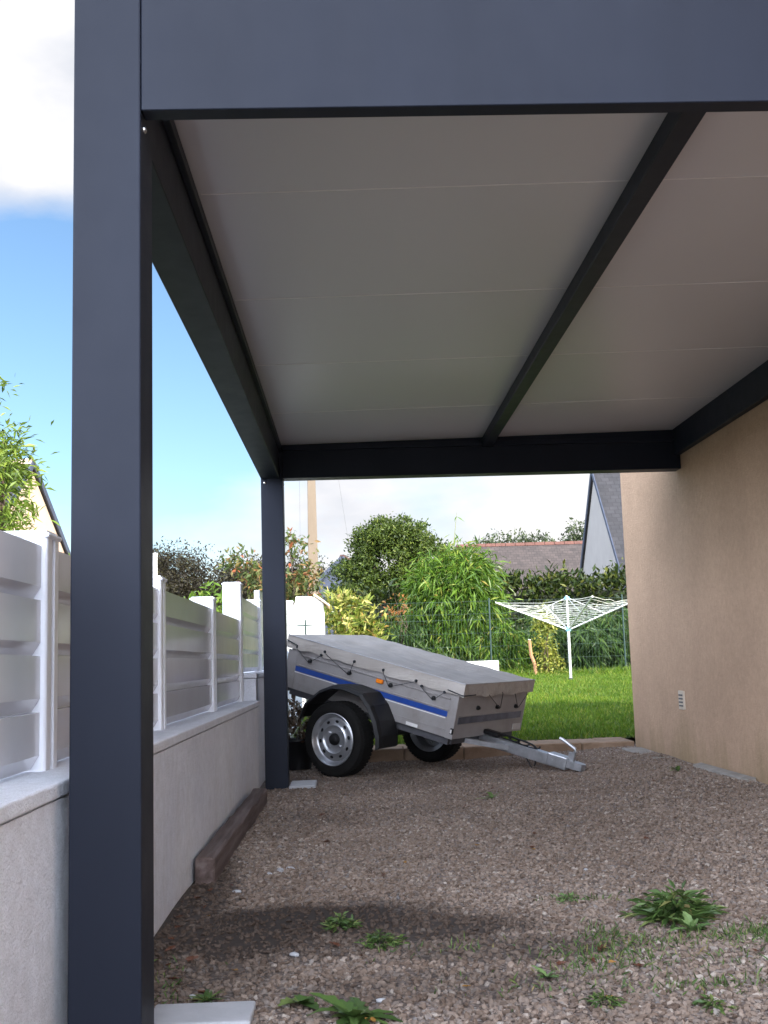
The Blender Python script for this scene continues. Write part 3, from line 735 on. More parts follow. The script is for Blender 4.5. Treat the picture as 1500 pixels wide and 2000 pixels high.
# mudguards
fpts = [(-.365, .10), (-.340, .205), (-.215, .335), (-.10, .400), (.02, .418), (.19, .405), (.285, .335), (.365, .235), (.415, .135), (.432, .058)]
def guard(s):
    mb = T(); y0, y1 = (.492, .74) if s < 0 else (.545, .74)
    rows = []
    inner = [(u * .955 + .0, z - .016) for u, z in fpts]
    def ring(pts, y): return [mb.bm.verts.new((u, s * y, z)) for u, z in pts]
    secs = [ring(fpts, y0), ring([(u, z) for u, z in fpts], y1 - .05), ring([(u * .985, z - .008) for u, z in fpts], y1 - .015), ring([(u * .94, z - .028) for u, z in fpts], y1), ring([(u * .93, z - .032) for u, z in fpts], y1 - .006), ring([(u * .965, z - .018) for u, z in fpts], y1 - .05), ring(inner, y0)]
    for a, b in zip(secs, secs[1:] + secs[:1]):
        for i in range(len(fpts) - 1): mb.bm.faces.new((a[i], a[i + 1], b[i + 1], b[i]))
    mb.bm.faces.new([q[0] for q in secs]); mb.bm.faces.new([q[-1] for q in secs][::-1])
    return mb.build('mudguard', M['black_plastic'], tr)
guard(-1); guard(1)
# cover: sheet with sag, skirt and wavy hem
def cover():
    nu, nv = 40, 26
    def top(u, v):
        e = min(1, 4 * min(u, 1 - u)) * min(1, 4 * min(v, 1 - v))
        return .641 - .005 * math.sin(u * 9 + v * 4) * e - .020 * e * (1 - abs(2 * v - 1)) + .004 * math.sin(u * 31 + v * 11) * e + .003 * math.sin(u * 17 - v * 23) * e + .0025 * math.sin(u * 47 + v * 5)
    bm = bmesh.new()
    G = [[bm.verts.new((U0 - .045 + (U1 - U0 + .09) * i / nu, YN - .018 + (YF - YN + .036) * j / nv, top(i / nu, j / nv))) for j in range(nv + 1)] for i in range(nu + 1)]
    for i in range(nu):
        for j in range(nv): bm.faces.new((G[i][j], G[i + 1][j], G[i + 1][j + 1], G[i][j + 1]))
    ringv = [G[i][0] for i in range(nu)] + [G[nu][j] for j in range(nv)] + [G[i][nv] for i in range(nu, 0, -1)] + [G[0][j] for j in range(nv, 0, -1)]
    prev = ringv; n = len(ringv); cx = (U0 + U1) / 2; cy = (YN + YF) / 2
    for k in range(1, 6):
        cur = []
        for q, v in enumerate(ringv):
            w = (.007 * math.sin(q * .55) + .004 * math.sin(q * 1.3 + 2) + .003 * math.sin(q * 2.7)) * k / 5
            dx = 1 if v.co.x > U1 else (-1 if v.co.x < U0 else 0); dy = 1 if v.co.y > YF else (-1 if v.co.y < YN else 0)
            rise = .012 if v.co.x < U0 + .12 else 0
            cur.append(bm.verts.new((v.co.x + dx * (w + .001 * k), v.co.y + dy * (w + .001 * k), v.co.z - k * (.019 + .0012 * math.sin(q * .8) + .0006 * math.sin(q * 1.9)) )))
        for q in range(n): bm.faces.new((prev[q], cur[q], cur[(q + 1) % n], prev[(q + 1) % n]))
        prev = cur
    mb = T(); mb.bm.free(); mb.bm = bm
    return mb
cv = cover().build('tarpaulin', M['tarp'], tr, True)
hem = T()
hem.tube([(U0 - .046, YN - .0215, .643), (0, YN - .0215, .6415), (U1 + .046, YN - .0215, .643)], .004, 6)
hem.tube([(U1 + .0475, YN - .02, .643), (U1 + .0475, YF + .02, .643)], .004, 6)
hem.build('piping', simple('pale hem tape', (.42, .42, .44), .5, var=.06), cv, True)
hk = [-.531, -.126, .277, .676]; ey = [(-.671, .557), (-.416, .548), (-.386, .582), (-.084, .573), (.20, .572), (.508, .562), (.565, .536), (.77, .540)]
def hook(u, y, z, along):
    Mx = Matrix.Translation((u, y, z)) @ (Matrix.Identity(4) if along == 'y' else Matrix.Rotation(R(90), 4, 'Z'))
    return T().lathe([(.016, .012), (.0165, -.002), (.015, -.010), (.010, -.013), (.0105, -.018), (.006, -.021), (0, -.021)], 16, Mx)
for u in hk: hook(u, YN - .008, .478, 'y').build('hook', M['black_plastic'], body, True)
for k, (u, z) in enumerate(ey):
    h = hk[k // 2]; yo = YN - .034
    c = T().tube([(u, YN - .024, z + .008), (u, yo, z), (h + (.012 if k % 2 else -.012), YN - .022, .472), (h, YN - .022, .462)], 0.0025, 6)
    c.lathe([(0, -.004), (.010, -.004), (.011, .002), (.011, .006)], 12, Matrix.Translation((u, YN - .028, z + .006)))
    c.build('bungee_cord', M['cord'], cv, True)
fh = [(-.20, .444), (.09, .437), (.385, .428)]; fe = [(.155, .547), (-.041, .555), (-.243, .539), (-.44, .539)]
for y, z in fh: hook(U1 + .006, y, z, 'x').build('hook', M['black_plastic'], body, True)
for k, (s_, z) in enumerate(fe):
    y, zz = fh[1 + k // 2]
    T().tube([(U1 + .052, -s_, z + .012), (U1 + .062, -s_, z), (U1 + .03, y + (.01 if k % 2 else -.01), zz), (U1 + .024, y, zz - .01)], 0.0025, 6).build('bungee_cord', M['cord'], cv, True)
T().tube([(.80, YN - .036, .572), (U1 + .04, YN - .036, .560), (U1 + .060, YN - .03, .560), (U1 + .060, -.36, .563)], .0045, 6).build('bungee_cord', M['cord'], cv, True)
T().tube([(U0 - .04, YN - .036, .60), (-.66, YN - .036, .578)], .0045, 6).build('bungee_cord', M['cord'], cv, True)
T().box(.142, .204, YN - .020, YN + .001, .468, .499, .004).build('side_marker', M['amber'], body)
T().box(.864, .890, YN - .018, YN + .001, .258, .302, .006, seg=2).build('marker_light', M['black_plastic'], body)
T().box(.870, .884, YN - .024, YN - .017, .266, .294, .004).build('lens', M['white_lens'], body)
T().box(U0 - .05, U0 - .005, YN + .05, YF - .05, .18, .28, .01).build('tail_board', M['galv_dark'], tr)
for y in (YN + .10, YF - .20): T().box(U0 - .075, U0 - .045, y, y + .14, .19, .26, .008).build('tail_light', M['red_lens'], tr)

# withered plant behind the wheel
wp = thing('withered_plant', 'withered brown potted plant hidden between the far post and the trailer wheel', 'plant', (-.47, 9.55, 0))
MB().lathe([(.0, 0), (.10, 0), (.13, .22), (.14, .23), (.13, .25), (.11, .24), (.10, .20), (0, .2)], 20, Matrix.Rotation(R(90), 4, 'X')).build('pot', M['black_plastic'], wp, True)
crown('foliage', [(0, 0, .38, .15, .13, .15)], 40, 9, .05, .07, M['dead'], wp)

# ------------------------------------------------------------------ rotary clothes dryer
dr = thing('clothes_dryer', 'white rotary clothes dryer with open arms and slack lines on the lawn', 'clothes dryer', (4.014, 21.0, .41))
hz_, tz_ = .95, 1.52
MB().tube([(0, 0, -.1), (0, 0, 1.0)], .026, 12).tube([(0, 0, 1.0), (0, 0, tz_ + .05)], .021, 12).build('mast', M['alu'], dr, True)
MB().tube([(0, 0, 0), (0, 0, .05)], .04, 10).build('ground_socket', M['galv_dark'], dr, True)
MB().tube([(0, 0, hz_ - .04), (0, 0, hz_ + .04)], .048, 12).build('hub', M['dryer_blue'], dr, True)
MB().tube([(0, 0, tz_ - .02), (0, 0, tz_ + .03)], .05, 12).build('hub', M['dryer_blue'], dr, True)
arms = []
for k, a in enumerate((188, 278, 8, 98)):
    a = R(a); L_ = 1.38; e = Vector((math.cos(a) * L_, math.sin(a) * L_, 1.47)); b = Vector((math.cos(a) * .05, math.sin(a) * .05, hz_)); arms.append((b, e))
    am = MB().tube([b, e], .017, 8); am.build('arm', M['alu'], dr, True)
    m_ = b.lerp(e, .52); MB().tube([(math.cos(a) * .04, math.sin(a) * .04, tz_), m_], .007, 6).build('strut', M['alu'], dr, True)
ln = MB()
for r_ in range(11):
    f = .20 + .80 * r_ / 10
    for k in range(4):
        p = arms[k][0].lerp(arms[k][1], f); q = arms[(k + 1) % 4][0].lerp(arms[(k + 1) % 4][1], f)
        pts = [p.lerp(q, t / 8) - Vector((0, 0, .20 * f * random.uniform(.3, .9) * (1 - (2 * t / 8 - 1) ** 2) * .4)) for t in range(9)]
        ln.tube(pts, .0042, 5)
ln.build('clothes_line', M['line'], dr)
for (k, f, t) in [(0, .6, .4), (0, .75, .55), (3, .5, .6)]:
    p = arms[k][0].lerp(arms[k][1], f).lerp(arms[(k + 1) % 4][0].lerp(arms[(k + 1) % 4][1], f), t); MB().box(p.x - .012, p.x + .012, p.y - .006, p.y + .006, p.z - .05, p.z + .02).build('peg', M['white_lens'], dr)

# ------------------------------------------------------------------ wire mesh fence along the garden end
mf = thing('mesh_fence', 'green wire mesh fence with thin posts along the end of the lawn', 'fence', (2.8, 23.5, float(lz(23.5))))
z0 = 0.0
for x in (-3.04, .06, 2.85, 5.6): MB().tube([(x, 0, -.2), (x, 0, 1.62)], .019, 8).build('post', M['mesh_green'], mf, True)
wm = MB()
for k in range(131):
    x = -3.04 + k * .066; wm.box(x - .0013, x + .0013, -.0013, .0013, .06, 1.56)
for k, z in enumerate((.08, .35, .62, .90, 1.18, 1.30, 1.56)): wm.box(-3.04, 5.6, -.0065, -.0035, z - .0025, z + .0025)
wm.build('wire_mesh', simple('weathered fence wire', (.05, .08, .065), .4, .3, .15), mf)

# ------------------------------------------------------------------ small things in the garden
gb = thing('planter_wall', 'low white rendered block wall on the lawn edge behind the trailer', 'wall', (2.2, 20.1, .38))
MB().box(-.65, .365, -.07, .07, -.15, .44, .01).build('block', M['white_paint'], gb)
mb = MB()
hut = thing('garden_hut', 'small bright white garden hut with a sloping tiled verge in sunlight', 'hut', (-.66, 17.0, 0))
mb.prism([(-.235, -.1), (.232, -.1), (.232, 1.745), (.09, 1.865), (-.185, 1.865), (-.185, 1.735), (-.235, 1.735)], 'y', 0, .9)
ed = [e for e in mb.bm.edges]; bmesh.ops.bevel(mb.bm, geom=ed, offset=.012, segments=2, affect='EDGES')
for v in mb.bm.verts: v.co += Vector((random.uniform(-.006, .006), 0, random.uniform(-.006, .006)))
mb.build('wall', M['white_paint'], hut)
rf = MB().prism([(.085, 1.875), (.31, 1.705), (.31, 1.745), (.10, 1.91)], 'y', -.06, .95); rf.build('roof_verge', M['verge'], hut)
MB().prism([(.14, 1.85), (.33, 1.71), (.33, 1.725), (.14, 1.868)], 'y', -.075, -.062).build('verge_tile', M['white_paint'], hut)
gs = thing('plant_stake', 'dark green garden stake with a ring, in front of the white hut', 'stake', (-.685, 16.6, 0))
sk = MB().tube([(0, 0, 0), (0, 0, 1.50)], .013, 8); sk.build('stake', M['mesh_green'], gs, True)
MB().tube([(.125 * math.cos(t * math.pi / 12), .125 * math.sin(t * math.pi / 12), 1.42 + .01 * math.sin(t * math.pi / 12)) for t in range(25)], .006, 6, False).tube([(-.125, 0, 1.42), (.125, 0, 1.42)], .004, 5).build('ring', M['mesh_green'], gs, True)
tag(MB().tube([(-2.42, 14.0, -.1), (-2.42, 14.0, 2.26)], .028, 10).lathe([(.028, 0), (.036, .004), (.036, .02), (.0, .03)], 12, Matrix.Translation((-2.42, 14, 2.25)) @ Matrix.Rotation(R(90), 4, 'X')).build('marker_pole', M['white_paint'], None, True), 'slim white pole rising behind the fence next to the near carport post', 'pole')

# utility pole and wires
up = thing('utility_pole', 'tall tapered concrete utility pole behind the small white hut', 'utility pole', (-1.0, 30.0, 0))
mb = MB(); b = [(-.165, -.11), (.165, -.11), (.165, .11), (-.165, .11)]
vs0 = [mb.bm.verts.new((x, y, -.3)) for x, y in b]; vs1 = [mb.bm.verts.new((x * .42, y * .55, 9.5)) for x, y in b]
for i in range(4): mb.bm.faces.new((vs0[i], vs0[(i + 1) % 4], vs1[(i + 1) % 4], vs1[i]))
mb.bm.faces.new(vs1); mb.bm.faces.new(vs0[::-1])
bmesh.ops.bevel(mb.bm, geom=[e for e in mb.bm.edges], offset=.012, segments=1, affect='EDGES')
mb.build('shaft', M['pole'], up)
MB().box(-.35, .35, -.04, .04, 9.2, 9.3).build('crossarm', M['galv'], up)
def wire(p, q, sag, lab):
    p, q = Vector(p), Vector(q); pts = [p.lerp(q, t / 24) - Vector((0, 0, sag * (1 - (2 * t / 24 - 1) ** 2))) for t in range(25)]
    tag(MB().tube(pts, .003, 5).build('overhead_wire', M['galv'], None), lab, 'wire', 'overhead wires from the utility pole')
wire((-.7, 30, 9.25), (.6, 62, 3.0), .5, 'thin dark wire running from the concrete pole towards the far roof')
wire((-1.3, 30, 9.25), (-2.6, 58, 3.6), .5, 'thin dark wire running left of the concrete pole')

# ------------------------------------------------------------------ houses beyond
def uv_plane(o, sx=1, sy=1):
    me = o.data; uv = me.uv_layers.new(name='UVMap')
    for p in me.polygons:
        n = p.normal; t = Vector((0, 0, 1)).cross(n); t = t.normalized() if t.length > .01 else Vector((1, 0, 0)); b_ = n.cross(t)
        for li in p.loop_indices:
            c = me.vertices[me.loops[li].vertex_index].co; uv.data[li].uv = (c.dot(t), c.dot(b_))
    return o
def gable_house(name, label, base, L, Wd, eave, ridge, rz, wall, roof, rt, over=.15, over_end=.06, win=()):
    """ridge along local x from 0 to L; gable end at x=0"""
    t = thing(name, label, 'house', base, rz)
    h = Wd / 2
    w = MB().prism([(-h, -.5), (h, -.5), (h, eave), (0, ridge - .02), (-h, eave)], 'x', 0, L).build('wall', M[wall], t)
    sl = (ridge - eave) / h
    mb = MB()
    for s in (-1, 1): mb.prism([(0, ridge), (s * (h + over), eave - over * sl), (s * (h + over), eave - over * sl + .10), (0, ridge + .13)], 'x', -over_end, L + over_end)
    r = uv_plane(mb.build('roof', M[roof], t))
    mb = MB()
    for s in (-1, 1): mb.prism([(s * .02, ridge - .04), (s * (h + over), eave - over * sl - .05), (s * (h + over), eave - over * sl + .115), (s * .02, ridge + .145)], 'x', -over_end - .03, -over_end - .001)
    mb.build('verge', M['dark_edge'], r)
    mb = MB(); x = -over_end
    while x < L:
        mb.prism([(-.13, ridge + .04), (.13, ridge + .04), (.06, ridge + .175), (-.06, ridge + .175)], 'x', x, x + .40); x += .42
    mb.build('ridge_tiles', M[rt], r)
    return t
# grey gable house seen past the corner of the beige house; its ridge runs away to the right
gable_house('grey_gable_house', 'steep slate roofed house with pale grey gable beside the beige wall corner', (6.9, 31.13, 0), 12, 7.4, 2.32, 5.95, R(-1.8), 'grey_render', 'slate_grey', 'ridge_tan')
# brown tiled house far behind the hedge, ridge across the view
gable_house('brown_roof_house', 'low house with a wide brown tiled roof and red ridge behind the hedge', (4.6, 48.0, 0), 5.45, 6.4, 2.6, 5.56, R(-1.8), 'cream', 'slate_brown', 'ridge_red')
gable_house('dark_roof_house', 'dark tiled roof corner just visible left of the big leafy tree', (-.3, 40.6, 0), 8, 6.4, 1.7, 4.55, R(82), 'dark_edge', 'slate_dark', 'dark_edge' if False else 'ridge_red')
gable_house('cream_house', 'sunlit cream gabled house with slate edge beyond the left fence', (-7.07, 25.0, 0), 9, 6.8, 2.1, 5.40, R(170), 'cream', 'slate_grey', 'ridge_tan')

# ------------------------------------------------------------------ planting
G24 = float(lz(24.5))
# big leafy tree
tree('leafy_tree', 'big round leafy green tree behind the bamboo', 'tree', (1.2, 36, 0),
     [(1.25, 36, 4.10, 1.35, 1.3, 1.10), (.25, 36, 3.45, .85, 1.0, .75), (2.3, 36, 4.0, .85, 1.0, .8), (.75, 35.6, 4.65, .60, .8, .55), (1.75, 35.6, 4.80, .65, .8, .55), (1.1, 35.3, 2.9, 1.3, .9, .7), (.0, 35.7, 2.9, .55, .7, .45)],
     620, 66, .135, .11, 'tree', .12, shell=.62, droop=.1)
# bamboo clump: arching canes and drooping leaf tufts
def bamboo(name, label, base, rx, ry, hgt, ncane, ntuft, per, leaf, m, canes=True, spread=1.0):
    t = thing(name, label, 'bamboo', base)
    mb = MB(); Ps, Os = [], []
    for i in range(ncane):
        a = rng.random() * 2 * np.pi; r0 = rng.random() ** .5
        b = np.array([math.cos(a) * r0 * rx * .45, math.sin(a) * r0 * ry * .45, -.05])
        hh = hgt * (.62 + .38 * rng.random()) * (1.06 - .40 * r0 ** 2)
        out = np.array([math.cos(a) * rx * r0 * .75 * spread, math.sin(a) * ry * r0 * .75 * spread, 0])
        pts = []
        for k in range(8):
            s = k / 7; pts.append(b + out * s ** 2.0 + np.array([0, 0, hh * (s - .10 * s ** 3 * r0)]))
        if canes and i % 2 == 0: mb.tube([tuple(p) for p in pts], [.013 * (1 - .8 * k / 7) for k in range(8)], 5)
        pts = np.array(pts)
        for _ in range(ntuft):
            s = .12 + .88 * rng.random() ** .75; k = min(int(s * 7), 6); f = s * 7 - k
            p = pts[k] * (1 - f) + pts[k + 1] * f
            th = rng.random() * 2 * np.pi
            d = np.array([math.cos(th), math.sin(th), .1]) + np.array([math.cos(a), math.sin(a), 0]) * .5 * r0
            p = p + d * (.05 + .25 * rng.random()) * min(1, hgt / 2)
            Ps.append(np.repeat(p[None], per, 0) + rng.normal(size=(per, 3)) * .045); Os.append(np.repeat(d[None], per, 0))
    P = np.concatenate(Ps); O = np.concatenate(Os); n = len(P)
    D = O * .55 + rng.normal(size=(n, 3)) * .45 + np.array([0, 0, -.55]); N = np.array([0, 0, .6]) + O * .4 + rng.normal(size=(n, 3)) * .4
    L = leaf * (.6 + .8 * rng.random(n))
    if canes: mb.build('canes', M['cane'], t, True)
    else: mb.bm.free()
    link('foliage', leaf_mesh('foliage', P, D, N, L, L * .16, .1, .25), M[m], t)
    return t
bb = bamboo('bamboo_clump', 'tall rounded clump of bright green bamboo behind the mesh fence', (2.24, 24.9, G24), .95, .7, 2.75, 56, 26, 6, .27, 'bamboo', spread=.9)
crown('foliage', [(.04, 0, 1.75, .92, .7, .98), (.28, -.05, 2.08, .62, .6, .60), (-.30, 0, 1.85, .62, .6, .55), (.05, -.1, .85, .98, .7, .75), (.6, -.1, .75, .45, .5, .65)], 1150, 14, .11, .24, M['bamboo'], bb, droop=.75, shell=.72, ratio=.15, upn=.5, bend=.2)
MB().tube([(.02, 0, 2.3), (.06, 0, 2.9), (.12, 0, 3.35), (.16, 0, 3.62)], [.012, .009, .006, .003], 5).build('shoot', M['cane'], bb, True)
link('shoot_leaf', leaf_mesh('shoot_leaf', np.array([[.14, 0, 3.5], [.15, 0, 3.52]]), np.array([[.8, 0, -.3], [-.3, 0, -.5]]), np.array([[0, -1, .5], [0, -1, .3]]), np.array([.2, .12]), np.array([.035, .03]), 0, .3), M['bamboo'], bb)
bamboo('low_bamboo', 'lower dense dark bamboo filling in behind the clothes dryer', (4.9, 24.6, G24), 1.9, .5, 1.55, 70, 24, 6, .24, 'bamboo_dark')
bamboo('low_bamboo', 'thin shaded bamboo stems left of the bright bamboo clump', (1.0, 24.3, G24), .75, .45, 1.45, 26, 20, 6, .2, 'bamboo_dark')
bamboo('low_bamboo', 'pale leafy bamboo shoots between the bamboo clump and yellow shrub', (3.25, 24.1, G24), .45, .35, 1.25, 24, 20, 6, .2, 'bamboo')
def hedge(name, label, x0, x1, y, z0, z1, dep, m, ncl, per, leaf, crad=.16):
    t = thing(name, label, 'hedge', ((x0 + x1) / 2, y, z0)); w = (x1 - x0) / 2
    mb = MB(); mb.box(-w + .15, w - .15, -dep * .45, dep * .45, -.1, z1 - z0 - .22); bmesh.ops.subdivide_edges(mb.bm, edges=mb.bm.edges[:], cuts=6, use_grid_fill=True)
    for v in mb.bm.verts: v.co += Vector((random.uniform(-.1, .1), random.uniform(-.08, .08), random.uniform(-.1, .08)))
    mb.build('branches', M['hedge_core'], t)
    n = ncl; C = np.stack([-w + 2 * w * rng.random(n), np.where(rng.random(n) < .6, -dep * .5, dep * .5 * (2 * rng.random(n) - 1)), (z1 - z0) * (.05 + .95 * rng.random(n))], 1)
    topm = rng.random(n) < .33; C[topm, 2] = z1 - z0 + .05 * rng.normal(size=topm.sum()) + .07 * np.sin(C[topm, 0] * 5 + 1); C[topm, 1] = dep * .5 * (2 * rng.random(topm.sum()) - 1)
    P = (C[:, None] + rng.normal(size=(n, per, 3)) * crad * np.array([1, .7, .8])).reshape(-1, 3); k = len(P)
    out = np.repeat(np.where(topm[:, None], np.array([[0, -.3, 1.0]]), np.array([[0, -1.0, .25]])), per, 0)
    D = out * .6 + rng.normal(size=(k, 3)) * .65; N = out * .5 + rng.normal(size=(k, 3)) * .5 + np.array([0, 0, .4])
    L = leaf * (.6 + .8 * rng.random(k))
    link('foliage', leaf_mesh('foliage', P, D, N, L, L * .40), M[m], t)
    return t
hedge('laurel_hedge', 'tall dark laurel hedge behind the clothes dryer', 3.3, 8.8, 26.2, G24 - .1, 2.52, .9, 'laurel_dark', 620, 14, .16)
hedge('dark_hedge', 'shadowy dark hedge behind the wire fence between shrubs', -.2, 2.4, 26.0, G24 - .1, 2.35, .6, 'laurel_dark', 240, 14, .14)
tree('yellow_leaf_shrub', 'yellowish broad leaved shrub right of the white hut', 'shrub', (0.0, 23.0, .45),
     [(-.15, 23, 1.75, .55, .5, .5), (.25, 23, 1.35, .42, .45, .45), (-.4, 23, 1.3, .4, .45, .55), (.05, 22.8, 1.0, .5, .4, .5), (-.3, 23, 2.0, .35, .35, .25)],
     210, 11, .10, .17, 'rhodo', .03, bark='bark_orange', ratio=.32, shell=.5, droop=.15)
tree('orange_shrub', 'small shrub with orange autumn leaves beside the bamboo', 'shrub', (.95, 24.0, .5),
     [(.98, 24, 2.08, .22, .2, .22), (.86, 24, 1.85, .16, .2, .15)], 13, 8, .06, .085, 'orange', .018, nst=4)
tree('reddish_tree', 'loose young tree with green and reddish leaves behind the far post', 'tree', (-1.05, 19.4, 0),
     [(-1.55, 19.4, 2.40, .48, .4, .34), (-1.9, 19.4, 2.62, .28, .3, .2), (-1.05, 19.4, 2.45, .36, .4, .5), (-.72, 19.4, 2.25, .26, .3, .36), (-1.15, 19.4, 1.95, .55, .4, .35), (-1.02, 19.4, 2.95, .12, .15, .25)],
     150, 11, .10, .12, 'autumn', .035, shell=.4, ratio=.36)
tree('bright_laurel', 'bright green laurel bush showing above the board fence', 'bush', (-2.0, 16.2, 0),
     [(-2.05, 16.2, 1.55, .36, .4, .42), (-1.75, 16.2, 1.50, .32, .4, .42), (-2.3, 16.2, 1.4, .3, .4, .4), (-1.9, 16.2, 1.0, .55, .5, .5)],
     150, 12, .09, .13, 'laurel_bright', .03, ratio=.36)
tree('thuja', 'feathery green conifer at the left edge above the fence', 'conifer', (-5.6, 17.0, 0),
     [(-5.6, 17, 3.6, .75, .8, 1.1), (-5.2, 16.8, 3.5, .42, .5, .45), (-5.5, 17, 2.3, 1.0, .9, 1.1), (-5.35, 16.8, 4.1, .36, .5, .6), (-5.7, 17, 4.7, .4, .4, .7)],
     330, 22, .13, .17, 'conifer', .09, ratio=.22, droop=-.2, shell=.5, bend=.3)
tree('garden_bush', 'small yellowish bush between the cream house and near carport post', 'bush', (-5.35, 22.5, 0),
     [(-5.42, 22.5, 2.7, .35, .4, .55), (-5.3, 22.5, 1.8, .6, .5, .8)], 90, 14, .10, .12, 'conifer', .03, ratio=.3)
tree('yellow_conifer', 'narrow yellow green shrub in front of the mesh fence', 'shrub', (3.93, 23.1, .45),
     [(3.93, 23.1, 1.2, .19, .18, .62), (3.98, 23.1, .75, .24, .2, .32), (3.9, 23.1, 1.75, .12, .12, .22)], 130, 12, .06, .075, 'yellow_shrub', .02, nst=4, shell=.3)
tk = thing('tree_stump', 'thin pruned orange brown trunk left of the yellow green shrub', 'trunk', (3.62, 23.0, .46))
MB().tube([(.07, 0, -.05), (.06, 0, .25), (-.01, 0, .45), (-.03, 0, .75)], [.045, .035, .034, .03], 9).build('trunk', M['bark_orange'], tk, True)
MB().tube([(-.03, 0, .75), (-.028, 0, .765)], .029, 9).build('cut_end', M['line'], tk, True)
tree('corner_tree', 'dark tree crown just left of the grey gable roof', 'tree', (10.1, 49, 0),
     [(10.0, 49, 6.15, .62, .7, .65), (9.65, 49, 5.75, .45, .6, .35), (10.4, 49, 5.4, .8, .7, .9)], 130, 16, .14, .15, 'far_green', .08, shell=.4)
for i, (x, zt, w) in enumerate([(5.7, 6.30, .7), (6.5, 6.55, .9), (7.4, 6.50, .8), (8.2, 6.42, .65)]):
    tree('distant_tree', ['distant tree top farthest left above the red ridge', 'distant rounded tree top left of middle above the red ridge', 'distant tree top right of middle above the red ridge', 'distant low tree top nearest the grey gable above the red ridge'][i], 'tree', (x * 1.14, 55, 0),
         [(x * 1.14, 55, zt - .25, w, .8, .75), (x * 1.14 + .3, 55, zt - .5, w, .8, .8)], 110, 12, .15, .16, 'far_green', .1, group='distant trees behind the brown roof', shell=.4)
# far dark wood beyond the fence, read as one mass
lob = []
for i in range(44):
    x = -13 + 12.0 * rng.random(); y = 42 + 8 * rng.random()
    top = 5.45 - .07 * abs(x + 7.5) + .35 * rng.normal() * .5 - (.35 if x > -4.5 else 0)
    rz_ = .9 + .6 * rng.random(); lob.append((x, y, (top - rz_ - .15) * y / 45, 1.1 + .5 * rng.random(), 1.2, rz_))
for i in range(26): lob.append((-13 + 12.0 * rng.random(), 44 + 5 * rng.random(), 2.0 + 1.6 * rng.random(), 1.5, 1.2, 1.4))
wf = crown('far_wood', lob, 6500, 32, .24, .13, M['wood_far'], None, shell=.68)
tag(wf, 'distant brownish green wood beyond the fence at left', 'wood', kind='stuff')

# ------------------------------------------------------------------ weeds and fallen leaves on the gravel
def rosette(name, label, pos, n, L, wid, m, up=.5, group=None, cat='weed', bend=.25):
    t = thing(name, label, cat, (pos[0], pos[1], float(gz(pos[0], pos[1]))), group=group)
    V, Fc = [], []
    for i in range(n):
        a = random.uniform(0, 2 * math.pi); l = L * random.uniform(.35, 1.15); e = min(1.45, up * random.uniform(.15, 1.5)); w = wid * random.uniform(.55, 1.35); bd = bend * random.uniform(.3, 1.9); cv = random.uniform(-.5, .5); ph = random.random() < .5
        d = Vector((math.cos(a) * math.cos(e), math.sin(a) * math.cos(e), math.sin(e))); s = Vector((-math.sin(a), math.cos(a), 0))
        K = 7; b0 = len(V)
        for k in range(K + 1):
            f = k / K; ww = w * math.sin(math.pi * (.08 + .87 * f ** .8)) * (1 + (.30 if (k % 2) == ph else -.30) * random.uniform(.4, 1)) * .5
            c = d * l * f + s * (cv * l * f * f) - Vector((0, 0, min(bd, math.sin(e) + .05) * l * f * f)) + Vector((0, 0, .008))
            n_ = Vector((0, 0, 1)) * ww * .35
            V += [c + s * ww + n_, c, c - s * ww + n_]
        for k in range(K):
            q = b0 + k * 3; Fc += [(q, q + 1, q + 4, q + 3), (q + 1, q + 2, q + 5, q + 4)]
    link('leaves', np_mesh('leaves', [tuple(v) for v in V], Fc), M[m], t)
    return t
def mound(name, label, pos, rad, hgt, n, L, ratio, m, nlong=0, cat='weed'):
    t = thing(name, label, cat, (pos[0], pos[1], float(gz(pos[0], pos[1]))))
    a = rng.random(n) * 2 * np.pi; r = rng.random(n) ** .6; lump = .75 + .28 * np.sin(a * 3 + 1) + .22 * np.sin(a * 7) + .15 * rng.normal(size=n)
    h = hgt * np.clip(1 - (r * .95) ** 2, .05, 1) * (.35 + .65 * rng.random(n))
    P = np.stack([np.cos(a) * r * rad * lump, np.sin(a) * r * rad * lump, h], 1)
    O = np.stack([np.cos(a), np.sin(a), np.zeros(n)], 1)
    D = O * (.5 + r[:, None]) + rng.normal(size=(n, 3)) * .45 + np.array([0, 0, .35]); N = np.array([0, 0, 1.0]) + rng.normal(size=(n, 3)) * .4
    Ls = L * (.5 + .9 * rng.random(n))
    link('leaves', leaf_mesh('leaves', P, D, N, Ls, Ls * ratio, .15, .3), M[m], t)
    if nlong:
        a = rng.random(nlong) * 2 * np.pi; D = np.stack([np.cos(a), np.sin(a), .35 + .5 * rng.random(nlong)], 1); P = D * np.array([.02, .02, 0])
        Ls = rad * (.75 + .5 * rng.random(nlong)); link('long_leaves', leaf_mesh('long_leaves', P, D, np.array([0, 0, 1.0]) + rng.normal(size=(nlong, 3)) * .3, Ls, Ls * .13, .15, .25), M[m], t)
    return t
big = mound('dandelion_weed', 'large bushy dandelion weed growing in the gravel at right', (1.03, 3.80), .135, .10, 430, .052, .26, 'weed', 80)
rosette('pale_weed', 'pale broad leaved seedling in front of the large dandelion', (1.025, 3.60), 14, .085, .024, 'weed_pale', 1.0)
mound('small_weed', 'small green weed on the dark earth patch, farther of the pair', (-.065, 3.86), .058, .045, 170, .024, .34, 'weed', 14)
mound('small_weed', 'small green weed on the dark earth patch, nearer of the pair', (.06, 3.60), .062, .042, 180, .024, .34, 'weed', 12)
rosette('dock_weed', 'broad leaved dock weed at the bottom edge of the view', (-.02, 2.90), 30, .125, .042, 'weed', .42)
rosette('dock_weed', 'low round leaved sprig left of the broad leaved dock', (-.155, 3.03), 9, .075, .040, 'weed', .6)
